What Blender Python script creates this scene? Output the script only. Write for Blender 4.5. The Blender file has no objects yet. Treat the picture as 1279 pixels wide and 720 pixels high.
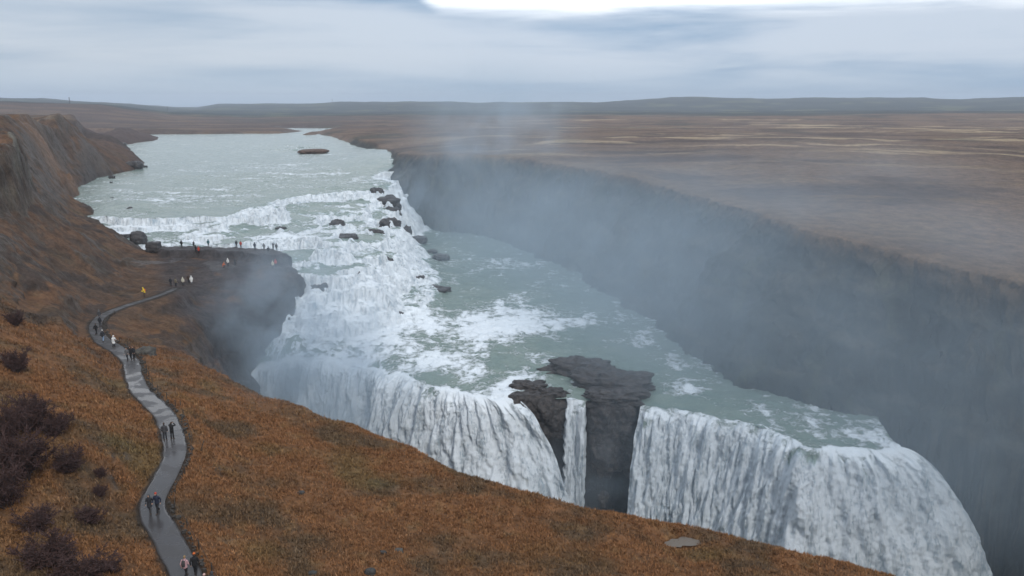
import bpy, bmesh, math, random
import threading
from concurrent.futures import ThreadPoolExecutor
import numpy as np
from mathutils import Vector, Matrix

QUICK = False
random.seed(7)
RNG = np.random.default_rng(11)
scene = bpy.context.scene
COL = scene.collection

# ------------------------------------------------------------------ camera geometry
W_PX, H_PX, F_PX = 1279.0, 720.0, 985.0
PITCH = math.radians(13.1)
SP, CP = math.sin(PITCH), math.cos(PITCH)


def ray(px, py):
    cx = (px - 639.5) / F_PX
    cy = (360.0 - py) / F_PX
    return cx, CP + cy * SP, -SP + cy * CP


def P(px, py, L):
    """ground point seen in that direction on the level L (metres, camera = 0)"""
    a, b, c = ray(px, py)
    z = L / c
    return (a * z, b * z, L)


def D(px, py, dep):
    a, b, c = ray(px, py)
    return (a * dep, b * dep, c * dep)


# ------------------------------------------------------------------ noise
_perm = RNG.permutation(4096).astype(np.int64)
_grad = RNG.normal(size=(4096, 3))
_grad /= np.linalg.norm(_grad, axis=1)[:, None]


_perm = _perm.astype(np.int32)
_grad = _grad.astype(np.float32)
_ga = np.linspace(0, 2 * np.pi, 4096, endpoint=False)
_g2x, _g2y = np.cos(_ga).astype(np.float32), np.sin(_ga).astype(np.float32)


def perlin2(x, y):
    x, y = np.broadcast_arrays(np.asarray(x, float), np.asarray(y, float))
    xf, yf = np.floor(x), np.floor(y)
    xi, yi = xf.astype(np.int32), yf.astype(np.int32)
    xf, yf = (x - xf).astype(np.float32), (y - yf).astype(np.float32)
    u = xf * xf * xf * (xf * (xf * 6 - 15) + 10)
    v = yf * yf * yf * (yf * (yf * 6 - 15) + 10)
    out = 0
    for dx in (0, 1):
        px = _perm[(xi + dx) & 4095]
        for dy in (0, 1):
            h = _perm[(px + yi + dy) & 4095]
            out = out + (_g2x[h] * (xf - dx) + _g2y[h] * (yf - dy)) * (u if dx else 1 - u) * (v if dy else 1 - v)
    return out * 1.3


def perlin(x, y, z=None):
    if z is None:
        return perlin2(x, y)
    x, y, z = np.broadcast_arrays(np.asarray(x, float), np.asarray(y, float), np.asarray(z, float))
    xi, yi, zi = np.floor(x).astype(np.int32), np.floor(y).astype(np.int32), np.floor(z).astype(np.int32)
    xf, yf, zf = (x - xi).astype(np.float32), (y - yi).astype(np.float32), (z - zi).astype(np.float32)
    u = xf * xf * xf * (xf * (xf * 6 - 15) + 10)
    v = yf * yf * yf * (yf * (yf * 6 - 15) + 10)
    w = zf * zf * zf * (zf * (zf * 6 - 15) + 10)
    out = 0
    for dx in (0, 1):
        for dy in (0, 1):
            for dz in (0, 1):
                h = _perm[(_perm[(_perm[(xi + dx) & 4095] + yi + dy) & 4095] + zi + dz) & 4095]
                g = _grad[h]
                d = g[..., 0] * (xf - dx) + g[..., 1] * (yf - dy) + g[..., 2] * (zf - dz)
                wt = (u if dx else 1 - u) * (v if dy else 1 - v) * (w if dz else 1 - w)
                out = out + d * wt
    return out * 1.5


def fbm(x, y, z=None, oct=4, gain=0.5):
    if np.size(x) > 120000 and np.ndim(x) == 1 and threading.current_thread() is threading.main_thread():
        if z is None:
            return chunked(lambda a, b: fbm(a, b, None, oct, gain), len(x), x, y)
        return chunked(lambda a, b, c_: fbm(a, b, c_, oct, gain), len(x), x, y, z)
    a, s, f = 1.0, 0.0, 1.0
    for o in range(oct):
        s = s + a * perlin(x * f + 17.3 * o, y * f - 9.1 * o, None if z is None else z * f + 5.7 * o)
        a *= gain
        f *= 2.03
    return s


def smooth(a, b, x):
    t = np.clip((x - a) / (b - a), 0, 1)
    return t * t * (3 - 2 * t)


def chunked(fn, n, *arrs, size=200000):
    """fn over slices of the arrays, on a few threads"""
    starts = list(range(0, n, min(size, 60000)))
    step = min(size, 60000)

    def one(i):
        r = fn(*[a[i:i + step] for a in arrs])
        return r if isinstance(r, tuple) else (r,)
    if len(starts) > 1 and threading.current_thread() is threading.main_thread():
        with ThreadPoolExecutor(4) as ex:
            res = list(ex.map(one, starts))
    else:
        res = [one(i) for i in starts]
    outs = [np.concatenate([r[k] for r in res]) for k in range(len(res[0]))]
    return outs[0] if len(outs) == 1 else tuple(outs)


class TPS:
    def __init__(self, pts, lam=1e-4):
        p = np.array(pts, float)
        self.az = np.arctan2(p[:, 0], p[:, 1]) * 3.0
        self.lr = np.log(np.hypot(p[:, 0], p[:, 1]))
        n = len(p)
        K = self.k(self.az[:, None] - self.az[None], self.lr[:, None] - self.lr[None]) + lam * np.eye(n)
        Q = np.c_[np.ones(n), self.az, self.lr]
        A = np.block([[K, Q], [Q.T, np.zeros((3, 3))]])
        self.w = np.linalg.solve(A, np.r_[p[:, 2], 0, 0, 0])

    @staticmethod
    def k(a, b):
        r2 = a * a + b * b
        return 0.5 * r2 * np.log(r2 + 1e-12)

    def _e(self, x, y):
        az = np.arctan2(x, y) * 3.0
        lr = np.log(np.maximum(np.hypot(x, y), 0.5))
        K = self.k(az[:, None] - self.az[None], lr[:, None] - self.lr[None])
        n = len(self.az)
        return K @ self.w[:n] + self.w[n] + self.w[n + 1] * az + self.w[n + 2] * lr

    def __call__(self, x, y):
        sh = np.shape(x)
        x, y = np.ravel(x), np.ravel(y)
        return chunked(self._e, len(x), x, y, size=50000).reshape(sh)


def polydist(poly, x, y, attr=None, closed=True):
    """signed distance (positive outside) to a plan polygon, and the attribute at the nearest boundary point"""
    sh = np.shape(x)
    x, y = np.ravel(x).astype(float), np.ravel(y).astype(float)
    best = np.full(x.shape, 1e30)
    at = np.zeros(x.shape)
    inside = np.zeros(x.shape, bool)
    n = len(poly)
    for i in range(n if closed else n - 1):
        ax, ay = poly[i][:2]
        bx, by = poly[(i + 1) % n][:2]
        dx, dy = bx - ax, by - ay
        t = np.clip(((x - ax) * dx + (y - ay) * dy) / (dx * dx + dy * dy + 1e-9), 0, 1)
        d = (x - ax - t * dx) ** 2 + (y - ay - t * dy) ** 2
        m = d < best
        best = np.where(m, d, best)
        if attr is not None:
            at = np.where(m, attr[i] * (1 - t) + attr[(i + 1) % n] * t, at)
        if closed:
            c = ((ay > y) != (by > y)) & (x < (bx - ax) * (y - ay) / (by - ay + 1e-12) + ax)
            inside ^= c
    d = np.sqrt(best)
    if closed:
        d = np.where(inside, -d, d)
    return d.reshape(sh), at.reshape(sh)


# ------------------------------------------------------------------ the path's centre line
PATH_PX = [(262, 790, -32.7), (246, 745, -32.6), (228, 710, -32.5), (205, 663, -32.3), (189, 637, -32.25), (197, 611, -32.1),
           (213, 583, -32), (219, 564, -32), (216, 545, -32), (208, 522, -32.1), (191, 503, -32.3), (175, 488, -32.5),
           (167, 470, -32.8), (163, 451, -33.1), (147, 437, -33.4), (130, 427, -33.6), (122, 418, -33.7),
           (119, 408, -33.8), (123, 399, -34), (135, 391, -34.2), (155, 383, -34.4), (178, 376, -34.7),
       (205, 367, -35.2), (220, 360, -35.8)]
PATH = np.array([P(*p) for p in PATH_PX])


def catmull(pts, n):
    p = np.array(pts, float)
    p = np.vstack([2 * p[0] - p[1], p, 2 * p[-1] - p[-2]])
    out = []
    for i in range(1, len(p) - 2):
        for k in range(n):
            t = k / n
            a, b, c, d = p[i - 1], p[i], p[i + 1], p[i + 2]
            out.append(0.5 * ((2 * b) + (c - a) * t + (2 * a - 5 * b + 4 * c - d) * t * t + (3 * b - a - 3 * c + d) * t ** 3))
    out.append(p[-2])
    return np.array(out)


def resample(p, step):
    s = np.r_[0, np.cumsum(np.linalg.norm(np.diff(p, axis=0), axis=1))]
    t = np.arange(0, s[-1], step)
    return np.stack([np.interp(t, s, p[:, k]) for k in range(p.shape[1])], 1)


PC = resample(catmull(PATH, 8), 0.5)
ker = np.ones(7) / 7
PC = np.stack([np.convolve(np.pad(PC[:, k], 3, 'edge'), ker, 'valid') for k in range(3)], 1)


def pathdist(x, y):
    sh = np.shape(x)
    x, y = np.ravel(x), np.ravel(y)
    best = np.full(x.shape, 1e30)
    lv = np.zeros(x.shape)
    sel = np.where((x < 5) & (x > -90) & (y > 20) & (y < 190))[0]
    xs, ys = x[sel], y[sel]
    b, l, side = np.full(xs.shape, 1e30), np.zeros(xs.shape), np.zeros(xs.shape)
    for i in range(len(PC) - 1):
        ax, ay, az = PC[i]
        bx, by, bz = PC[i + 1]
        dx, dy = bx - ax, by - ay
        t = np.clip(((xs - ax) * dx + (ys - ay) * dy) / (dx * dx + dy * dy + 1e-9), 0, 1)
        d = (xs - ax - t * dx) ** 2 + (ys - ay - t * dy) ** 2
        m = d < b
        b = np.where(m, d, b)
        l = np.where(m, az + (bz - az) * t, l)
        side = np.where(m, np.sign(dx * (ys - ay) - dy * (xs - ax)), side)
    best[sel], lv[sel] = b, l
    sd = np.zeros(x.shape)
    sd[sel] = side
    return np.sqrt(best).reshape(sh), lv.reshape(sh), sd.reshape(sh)


# ------------------------------------------------------------------ land heights: west side
ctrlW = [tuple(p) for p in PATH[::2]]
for px, py, L, off, up in [(235, 720, -32.5, 10, 4), (189, 637, -32.2, 9, 4), (216, 555, -32, 9, 3.8), (175, 488, -32.5, 9, 3.6),
                           (140, 432, -33.5, 9, 4), (119, 408, -33.8, 9, 4.5),
                           (235, 720, -32.5, 28, 12.5), (189, 637, -32.2, 28, 13), (200, 520, -32, 34, 15), (140, 432, -33.5, 34, 14)]:
    q = P(px, py, L)
    ctrlW.append((q[0] - off, q[1] - off * 0.15, q[2] + up))
ctrlW += [P(320, 480, -38), P(400, 505, -38), P(480, 530, -38.4), P(560, 570, -39.3), P(640, 600, -40), P(720, 625, -41),
          P(860, 650, -42), P(1000, 682, -43), P(1150, 718, -44), P(1330, 790, -46),
          P(300, 560, -35), P(400, 620, -36.5), P(520, 640, -38), P(640, 690, -38.6), P(850, 690, -41.6), P(300, 690, -34), P(240, 480, -33.6),
          P(230, 520, -33), (10, 52, -36), (30, 52, -39), (60, 50, -43), (0, 42, -33), (-20, 36, -28), (-35, 34, -23), (25, 36, -32),
          (0, 25, -22), (-25, 18, -14), (25, 20, -22), (0, 10, -9.5), (0, 2, -2.2), (5, -8, -1.8), (-12, 2, -1.5), (-30, 5, -4), (60, 20, -30),
          (110, 40, -46), (150, 0, -46), (100, -50, -34), (40, -25, -14), (60, 70, -46), (200, 60, -50), (85, 65, -47), (150, 40, -49), (-60, 20, -6), (-60, 50, -14), (-90, 80, -12), (-120, 120, -8)]
ctrlW += [D(0, 430, 88), D(0, 390, 100), D(0, 335, 122), D(40, 350, 126), D(70, 390, 118), D(0, 260, 150), D(0, 290, 135), D(50, 300, 152), D(70, 330, 145),
          D(60, 250, 195), D(30, 232, 170), D(100, 300, 165), D(95, 340, 148), D(130, 340, 160), D(150, 330, 175), D(180, 330, 180), D(210, 335, 178), D(170, 355, 160),
          P(300, 342, -37.2), P(340, 340, -37.4), P(260, 345, -37), P(370, 338, -37.6), P(330, 372, -40), P(270, 392, -40), P(225, 418, -38), P(195, 400, -36.2), P(240, 445, -36), P(240, 370, -38),
          P(220, 312, -37), P(300, 316, -37.2), P(345, 320, -37.4), P(190, 308, -36.4), P(160, 300, -35),
          P(138, 284, -33), P(85, 240, -31.8), P(120, 222, -31.5), P(175, 208, -31.3), P(133, 190, -31.3), P(150, 182, -31.3), P(143, 172, -31.2),
          D(60, 215, 250), D(85, 198, 290), D(110, 190, 350), D(60, 182, 290), D(30, 165, 260), D(100, 177, 350), D(30, 160, 330), D(95, 165, 420), D(140, 168, 560), D(125, 175, 450),
          D(0, 150, 500), D(100, 155, 600), D(150, 158, 750), D(0, 136, 900), D(150, 143, 1000), D(250, 150, 1050), D(-300, 180, 200), D(-60, 162, 220), D(-60, 158, 300), D(-60, 150, 400), D(-100, 140, 800), D(-80, 190, 170), D(-100, 230, 140), D(-300, 150, 500), D(-300, 260, 110), D(-300, 120, 1000), D(20, 200, 215), P(100, 241, -32.2), P(115, 231, -32.4), P(112, 250, -32.4), P(94, 246, -32), P(130, 262, -33), D(100, 264, 238), D(80, 257, 225), D(92, 282, 195), D(60, 270, 185), D(112, 288, 196), D(70, 236, 268), D(125, 282, 212)]

rimW = [(-3000, 2200, .5), (*P(-100, 166, -31.5)[:2], .3), (*P(143, 169.5, -31.5)[:2], .3), (*P(145, 173, -31.5)[:2], .35), (*P(155, 181, -31.5)[:2], .4), (*P(133, 189, -31.5)[:2], .4), (*P(150, 197, -31.6)[:2], .4),
        (*P(176, 206, -31.6)[:2], .5), (*P(168, 213, -31.7)[:2], .5), (*P(122, 223, -31.8)[:2], .4), (*P(82, 241, -31.8)[:2], .5), (*P(102, 253, -31.9)[:2], .6),
        (*P(122, 268, -32)[:2], .8), (*P(138, 284, -33)[:2], .9), (*P(152, 297, -35)[:2], .9), (*P(178, 306, -35.2)[:2], .9),
        (*P(215, 305, -34.6)[:2], 2.2), (*P(260, 305.5, -34.6)[:2], 2.2), (*P(300, 307, -34.6)[:2], 2.2), (*P(342, 308.5, -34.7)[:2], 2.4), (*P(362, 315, -35)[:2], 3),
        (*P(374, 327, -36.3)[:2], 3.5), (*P(380, 342, -37.8)[:2], 3.2), (*P(345, 368, -39.5)[:2], 2.2), (*P(300, 385, -40.2)[:2], 1.8), (*P(262, 402, -40)[:2], 1.6), (*P(232, 424, -38.5)[:2], 1.3),
        (*P(250, 449, -36.4)[:2], 1.4), (*P(285, 464, -37.3)[:2], 1.6), (*P(320, 480, -38)[:2], 1.8), (*P(400, 505, -38)[:2], 1.8), (*P(445, 515, -38)[:2], 1.6), (*P(480, 530, -38.4)[:2], 1.6),
        (*P(520, 549, -38.9)[:2], 1.6), (*P(560, 570, -39.3)[:2], 1.6), (*P(640, 600, -40)[:2], 1.6), (*P(720, 625, -41)[:2], 1.6), (*P(790, 634, -41.4)[:2], 1.6), (*P(860, 650, -42)[:2], 1.6),
        (*P(1000, 682, -43)[:2], 1.6), (*P(1150, 718, -44)[:2], 1.6), (*P(1330, 790, -46)[:2], 1.5), (140, 40, 1), (300, -60, 1), (300, -400, 1), (-3000, -400, 1)]
stepNear = [D(31, 228, 160)[:2], D(27, 205, 185)[:2], D(-60, 180, 210)[:2], D(-250, 200, 190)[:2], D(-250, 280, 120)[:2], D(-30, 250, 140)[:2], D(12, 236, 150)[:2]]
stepFar = [D(-200, 176, 240)[:2], D(-20, 172, 275)[:2], D(30, 172, 290)[:2], D(70, 173, 315)[:2], D(86, 173, 350)[:2], D(99, 165, 430)[:2], D(100, 155, 600)[:2], D(-400, 150, 800)[:2]]
stepPlat = [P(196, 318, -36)[:2], P(215, 321, -36)[:2], P(250, 319, -36)[:2], P(285, 321, -36)[:2], P(325, 326, -36)[:2], P(352, 327, -36)[:2], P(372, 318, -36)[:2], P(330, 292, -36)[:2], P(196, 292, -36)[:2]]


POND_Z = -42.1
POND = P(849, 677, POND_Z)

_cw = np.array(ctrlW)
_cw[:, 2] -= 10 * smooth(1.2, -1.6, polydist(stepNear, _cw[:, 0], _cw[:, 1])[0]) * (_cw[:, 0] < -.67 * _cw[:, 1]) + 7.5 * smooth(3, -5, polydist(stepFar, _cw[:, 0], _cw[:, 1])[0]) * (_cw[:, 1] < 900)
topW_f = TPS(_cw, 3e-4)

ROCKY = [P(a, b, -37)[:2] for a, b in [(193, 300), (300, 304), (378, 316), (390, 345), (360, 372), (300, 392), (262, 405), (232, 395), (205, 372), (198, 345)]]


def westland(x, y):
    r = np.hypot(x, y)
    sc = np.clip(r / 110, 0.35, 6)
    kb = smooth(24, 44, r)
    top = np.maximum(-1.7 - .66 * r, -31) * (1 - kb) + topW_f(x, y) * kb
    far = smooth(1000, 1500, r)
    top = np.where(r > 1000, top * (1 - far) + farland(x, y) * far, top)
    wx = x + 2.2 * fbm(x / 9, y / 9, oct=3)
    wy = y + 2.2 * fbm(x / 9 + 40, y / 9, oct=3)
    d1, _ = polydist(stepNear, wx, wy)
    top = top + 10 * smooth(1.2, -1.6, d1)
    d2, _ = polydist(stepFar, wx + 3 * fbm(x / 30, y / 30), wy)
    top = top + 7.5 * smooth(3, -5, d2)
    d3, _ = polydist(stepPlat, x + .8 * fbm(x / 3, y / 3), y + .8 * fbm(x / 3 + 9, y / 3))
    plat = smooth(0.5, -0.8, d3)
    top = top * (1 - plat) + (-34.7 + .22 * fbm(x / 4, y / 4)) * plat
    pk = np.hypot((x - POND[0]) / 2.6, (y - POND[1]) / 1.8)
    pd, pl, side = pathdist(x, y)
    near = smooth(1.6, 4.5, pd)
    dr, _ = polydist(ROCKY, x, y)
    amp = (0.25 + 0.75 * near) * (.18 + .82 * smooth(-1, 8, dr))
    big = fbm(x / 26, y / 26, oct=3) * 1.0 + fbm(x / 7, y / 7, oct=3) * 0.42
    top = top + (big * amp * np.clip(sc, 0, 1.25)) * (1 - plat)
    # gullies and outcrops on the slope above the path
    out = smooth(.18, .5, fbm(x / 16 + 3, y / 22 + 8, oct=4)) * smooth(10, 16, pd) * (x < -30) * (r > 85) * (r < 420)
    top = top + out * smooth(2, 8, dr) * (.8 + .8 * fbm(x / 2.4, y / 2.4, oct=3))
    rough_ = smooth(100, 150, r) * smooth(520, 380, r) * smooth(0, 8, dr)
    top = top + rough_ * (.55 * np.abs(fbm(x / 5 + 9, y / 8, oct=4)) + .25 * fbm(x / 1.8, y / 2.6, oct=3))
    cap = -.0090 * r - .5 + .7 * fbm(x / 40, y / 40, oct=3)
    top = np.where((r > 225) & (r < 1000), np.minimum(top, cap), top)
    tus = fbm(x / 1.1, y / 1.1, oct=3) * .17 * near * smooth(400, 150, r)
    top = top + tus
    top = np.where(pd < 60, (pl - 0.06) * (1 - smooth(1.3, 5.0, pd)) + top * smooth(1.3, 5.0, pd), top)
    top = np.minimum(top, top * smooth(.55, 1.5, pk) + (POND_Z - .35) * (1 - smooth(.55, 1.5, pk)))
    wob = 1.3 * fbm(x / 6 + 5, y / 6, oct=4) + .5 * fbm(x / 1.6, y / 1.6, oct=2)
    d, st = polydist([p[:2] for p in rimW], x, y, [p[2] for p in rimW])
    big_wob = np.where(st > 1, wob * smooth(1, 5, np.abs(d) + 1), 0.2 * wob * np.clip(sc, 0, 2))
    d = d + big_wob
    roll = 0.10 * np.clip(d + 3, 0, 3) ** 2 * np.clip(st, 0, 1.5)
    drop = np.where(d > 0, roll + st * d + .2 * np.clip(d, 0, 6) * st, roll * smooth(-.2, .3, st - .8))
    ledge = 0.9 * np.sin((drop + 2.5 * fbm(x / 12, y / 12)) * 1.1) * smooth(2, 5, drop) * (st > 1)
    return top - drop + ledge, d, out, d1, d2, d3


# ------------------------------------------------------------------ land heights: east side
RE = [(560, 193, -20.5), (640, 197, -20.5), (700, 206, -20.7), (790, 222, -21), (860, 240, -21.5), (935, 262, -22), (1000, 285, -22.6),
      (1100, 312, -24), (1200, 334, -25.3), (1279, 349, -26), (1400, 372, -27)]
rimE_px = [(383, 167.5, -31, .35), (400, 164, -30, .4), (440, 171, -28, .6), (480, 184, -26, 1.0), (503, 190, -23, 1.3), (530, 192, -21, 1.4)] + [(a, b, c, 1.45) for a, b, c in RE[:6]] + \
          [(1000, 285, -22.6, 1.5), (1100, 312, -24, 1.9), (1200, 334, -25.3, 2.4), (1279, 349, -26, 2.8), (1400, 372, -27, 2.8)]
rimE = [(-9000, 1100, .3), (*P(-100, 168, -31.5)[:2], .3), (*P(130, 167.5, -31.5)[:2], .3), (*P(345, 166.5, -31.5)[:2], .3), (*P(362, 164, -31.5)[:2], .2), (*P(345, 162.5, -31.5)[:2], .2),
        (*P(335, 160.5, -31.5)[:2], .2), (*P(350, 159.6, -31.5)[:2], .2), (*P(480, 160, -31.5)[:2], .2), (*P(522, 159.3, -31.5)[:2], .2), (*P(520, 160.6, -31.5)[:2], .2), (*P(430, 161.5, -31.5)[:2], .2)] + \
       [(*P(a, b, c)[:2], s) for a, b, c, s in rimE_px] + [(100, 60, 2.8), (180, 0, 2), (400, -200, 2), (9000, -200, 1), (9000, 12000, 1), (-9000, 12000, 1)]
ctrlE = [P(a, b, c) for a, b, c in RE] + [P(a, b, c) for a, b, c, s in rimE_px[:6]] + \
        [(150, 220, -21), (200, 150, -24), (130, 300, -19), (60, 400, -19.5), (300, 300, -20), (0, 450, -20), (200, 600, -21), (-60, 600, -24), (-150, 800, -27), (500, 700, -22),
         (400, 150, -25), (150, 50, -28), (250, 0, -30), (-300, 1050, -29), (0, 1000, -27), (500, 1200, -26), (-600, 1100, -22)]
topE_f = TPS(ctrlE, 3e-4)


def farland(x, y):
    r = np.hypot(x, y)
    az = np.degrees(np.arctan2(x, y))
    h = -27 + 4.5 * fbm(x / 420, y / 300, oct=3) * smooth(700, 2000, r)
    ridge = np.interp(az, [-60, -34, -30, -25, -22.5, -21.3, -20, -17.5, -15, -12, -8, -3, 1, 6, 8.2, 11, 20, 27, 29, 33, 60],
                      [52, 46, 44, 20, 6, 3, 24, 28, 30, 36, 44, 40, 38, 40, 52, 62, 60, 56, 50, 58, 60])
    ridge = ridge + 9 * fbm(az / 5, r / 1500, oct=5) - 2
    h = h + ridge * smooth(3000, 4600, r)
    mid = np.interp(az, [-60, -34, -31, -27, -23, -18, 10, 25, 60], [44, 36, 31, 26, 6, 0, 4, 8, 10])
    return h + mid * smooth(1050, 1700, r) * (1 - .6 * smooth(3000, 4600, r))


def eastland(x, y):
    r = np.hypot(x, y)
    far = smooth(700, 1300, r)
    top = np.clip(topE_f(x, y), -34, -16.5) * (1 - far) + farland(x, y) * far
    top = top + .7 * fbm(x / 40, y / 60, oct=4) * smooth(100, 300, r) + .12 * fbm(x / 3, y / 3, oct=3) + 1.0 * fbm(x / 150, y / 110, oct=3) * smooth(200, 500, r)
    d, st = polydist([p[:2] for p in rimE], x, y, [p[2] for p in rimE])
    sl = smooth(.9, 1.3, st)
    wob = (2.6 * fbm(x / 14, y / 14, oct=4) + .7 * fbm(x / 2.5, y / 2.5, oct=3)) * sl + (1 - sl) * 5 * fbm(x / 40, y / 40, oct=3)
    d = d + wob * smooth(-6, 4, d)
    roll = .08 * np.clip(d + 2, 0, 2) ** 2
    drop = np.where(d > -2, roll + st * np.clip(d, 0, None), 0)
    extra = np.clip(drop - 25, 0, None) * np.where(y < 128, 3.0, .3)
    ledge = .8 * np.sin((drop + 3 * fbm(x / 20, y / 20)) * .8) * smooth(2, 6, drop) * sl
    return top - drop - extra + ledge, d, st


CREST = [P(285, 448, -49.6), P(330, 450, -49.6), P(380, 452, -49.6), P(425, 455, -49.8), P(470, 463, -50), P(520, 478, -50), P(560, 488, -50), P(600, 497, -50), P(645, 499, -50), P(700, 503, -50),
         P(745, 505, -50), P(800, 507, -50), P(860, 517, -50), P(920, 531, -50), P(1000, 553, -50), P(1050, 561, -50), P(1095, 563, -50), P(1131, 560, -50)]
bedpoly = [p[:2] for p in CREST] + [(60.5, 119.5), (66, 129), (76, 145), (200, 260), (200, 1300), (-700, 1300), (-700, 170), (-80, 165)]


def land(x, y):
    w, dW, out, d1, d2, d3 = westland(x, y)
    e, dE, stE = eastland(x, y)
    db, _ = polydist(bedpoly, x, y)
    bed = np.where(db > -1.5, -54.0 - 6 * np.clip(db + 1.5, 0, None), -54.0)
    z = np.maximum(np.maximum(w, e), np.maximum(bed, -76.0))
    zone = np.where(w >= np.maximum(e, bed), 0, np.where(e >= bed, 1, 2))
    return z, zone, dW, dE, out, d1, d2, d3


# ------------------------------------------------------------------ water heights
ctrlT = [P(*p) for p in [
    (100, 245, -32), (150, 215, -31.9), (200, 172, -31.8), (350, 168, -31.8), (430, 190, -31.8), (300, 200, -31.8), (200, 240, -32), (125, 262, -32.0), (220, 256, -32.1), (300, 254, -32.2),
    (340, 243, -32.1), (430, 220, -32), (500, 212, -32), (560, 200, -32), (150, 160, -31.8), (520, 160, -31.8), (0, 240, -32),
    (135, 272, -32.4), (180, 274, -32.4), (230, 272, -32.5), (280, 268, -32.5), (320, 258, -32.5), (140, 292, -35.4), (180, 294, -35.5), (220, 296, -35.7), (290, 302, -35.9), (340, 306, -36.1), (310, 288, -35.0),
    (350, 292, -35.4), (365, 308, -36.3), (380, 248, -33.0), (375, 266, -34.6), (380, 330, -37.3), (400, 300, -36.4), (420, 247, -33.6), (430, 272, -35.9), (420, 300, -36.8), (455, 240, -33.4),
    (465, 262, -36.2), (480, 240, -34.2), (488, 258, -37.8), (496, 232, -33.8), (508, 262, -47.2), (498, 290, -43.2), (520, 292, -48), (480, 300, -39.0), (503, 320, -43), (535, 325, -47.8),
    (460, 330, -39.0), (430, 338, -38.2), (395, 345, -38.6), (410, 370, -42), (450, 360, -41.3), (490, 350, -43), (522, 352, -46), (555, 360, -47.9), (418, 395, -45), (428, 425, -48),
    (460, 385, -44.5), (500, 385, -46.5), (540, 390, -47.9), (480, 410, -47.3), (450, 420, -48), (560, 300, -48.2), (600, 350, -48.2), (700, 380, -48.4), (700, 430, -48.8), (850, 440, -49),
    (1000, 500, -49.4), (600, 440, -48.8), (500, 450, -49), (400, 450, -49.4), (600, 500, -50), (800, 505, -50), (1000, 550, -50), (1150, 575, -50.5), (1250, 600, -50.8), (660, 290, -48.2), (900, 400, -48.8),
    (560, 262, -48.2), (300, 420, -49)]]
topT_f = TPS(ctrlT, 1e-4)
TURB = [(*P(px, py, L)[:2], r, a) for px, py, L, r, a in [
    (640, 390, -48.4, 9, .55), (690, 402, -48.4, 7, .4), (580, 402, -48.3, 9, .6), (520, 402, -48, 9, .95), (470, 425, -48.2, 10, .9), (430, 440, -48.5, 8, .9), (600, 425, -48.6, 7, .4), (640, 415, -48.6, 6, .4),
    (565, 450, -48.9, 4, .5), (610, 460, -49, 4, .35), (660, 470, -49.5, 3.5, .7), (690, 452, -49.5, 3, .5), (400, 460, -49.5, 8, .9), (350, 465, -49.5, 9, 1), (600, 485, -49.9, 5, .45), (640, 490, -49.9, 3, .6), (520, 462, -49.5, 5, .35),
    (840, 483, -49.6, 3, .5), (870, 492, -49.7, 3, .35), (930, 510, -49.8, 3, .35), (980, 515, -49.8, 4, .2), (1080, 535, -49.9, 4, .3), (1125, 553, -50, 4, .5), (1000, 535, -50, 3, .25),
    (760, 398, -48.5, 8, .3), (800, 420, -48.7, 5, .35), (530, 270, -48, 20, .7), (640, 330, -48.2, 10, .3), (700, 360, -48.3, 8, .3), (600, 330, -48.2, 10, .25), (560, 350, -48.1, 8, .3),
    (250, 225, -32, 26, .22), (330, 235, -32, 16, .3), (200, 252, -32, 14, .35), (400, 220, -32, 18, .4), (300, 185, -31.8, 60, .2), (160, 243, -32, 16, .25), (260, 248, -32, 14, .35), (200, 205, -32, 30, .18), (420, 195, -32, 30, .35), (330, 210, -32, 26, .42), (330, 300, -36, 5, .75), (370, 300, -36.2, 5, .6),
    (220, 294, -35.6, 8, .3), (150, 292, -35.5, 6, .6), (400, 325, -37.2, 4, .2), (830, 455, -49.2, 5, .25), (900, 470, -49.4, 6, .2), (1030, 520, -49.8, 5, .35)]]


LEDGE = np.array([P(a, b, -32.3) for a, b in [(118, 271), (150, 273), (190, 274), (230, 272), (270, 271), (300, 267), (330, 258)]])


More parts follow.
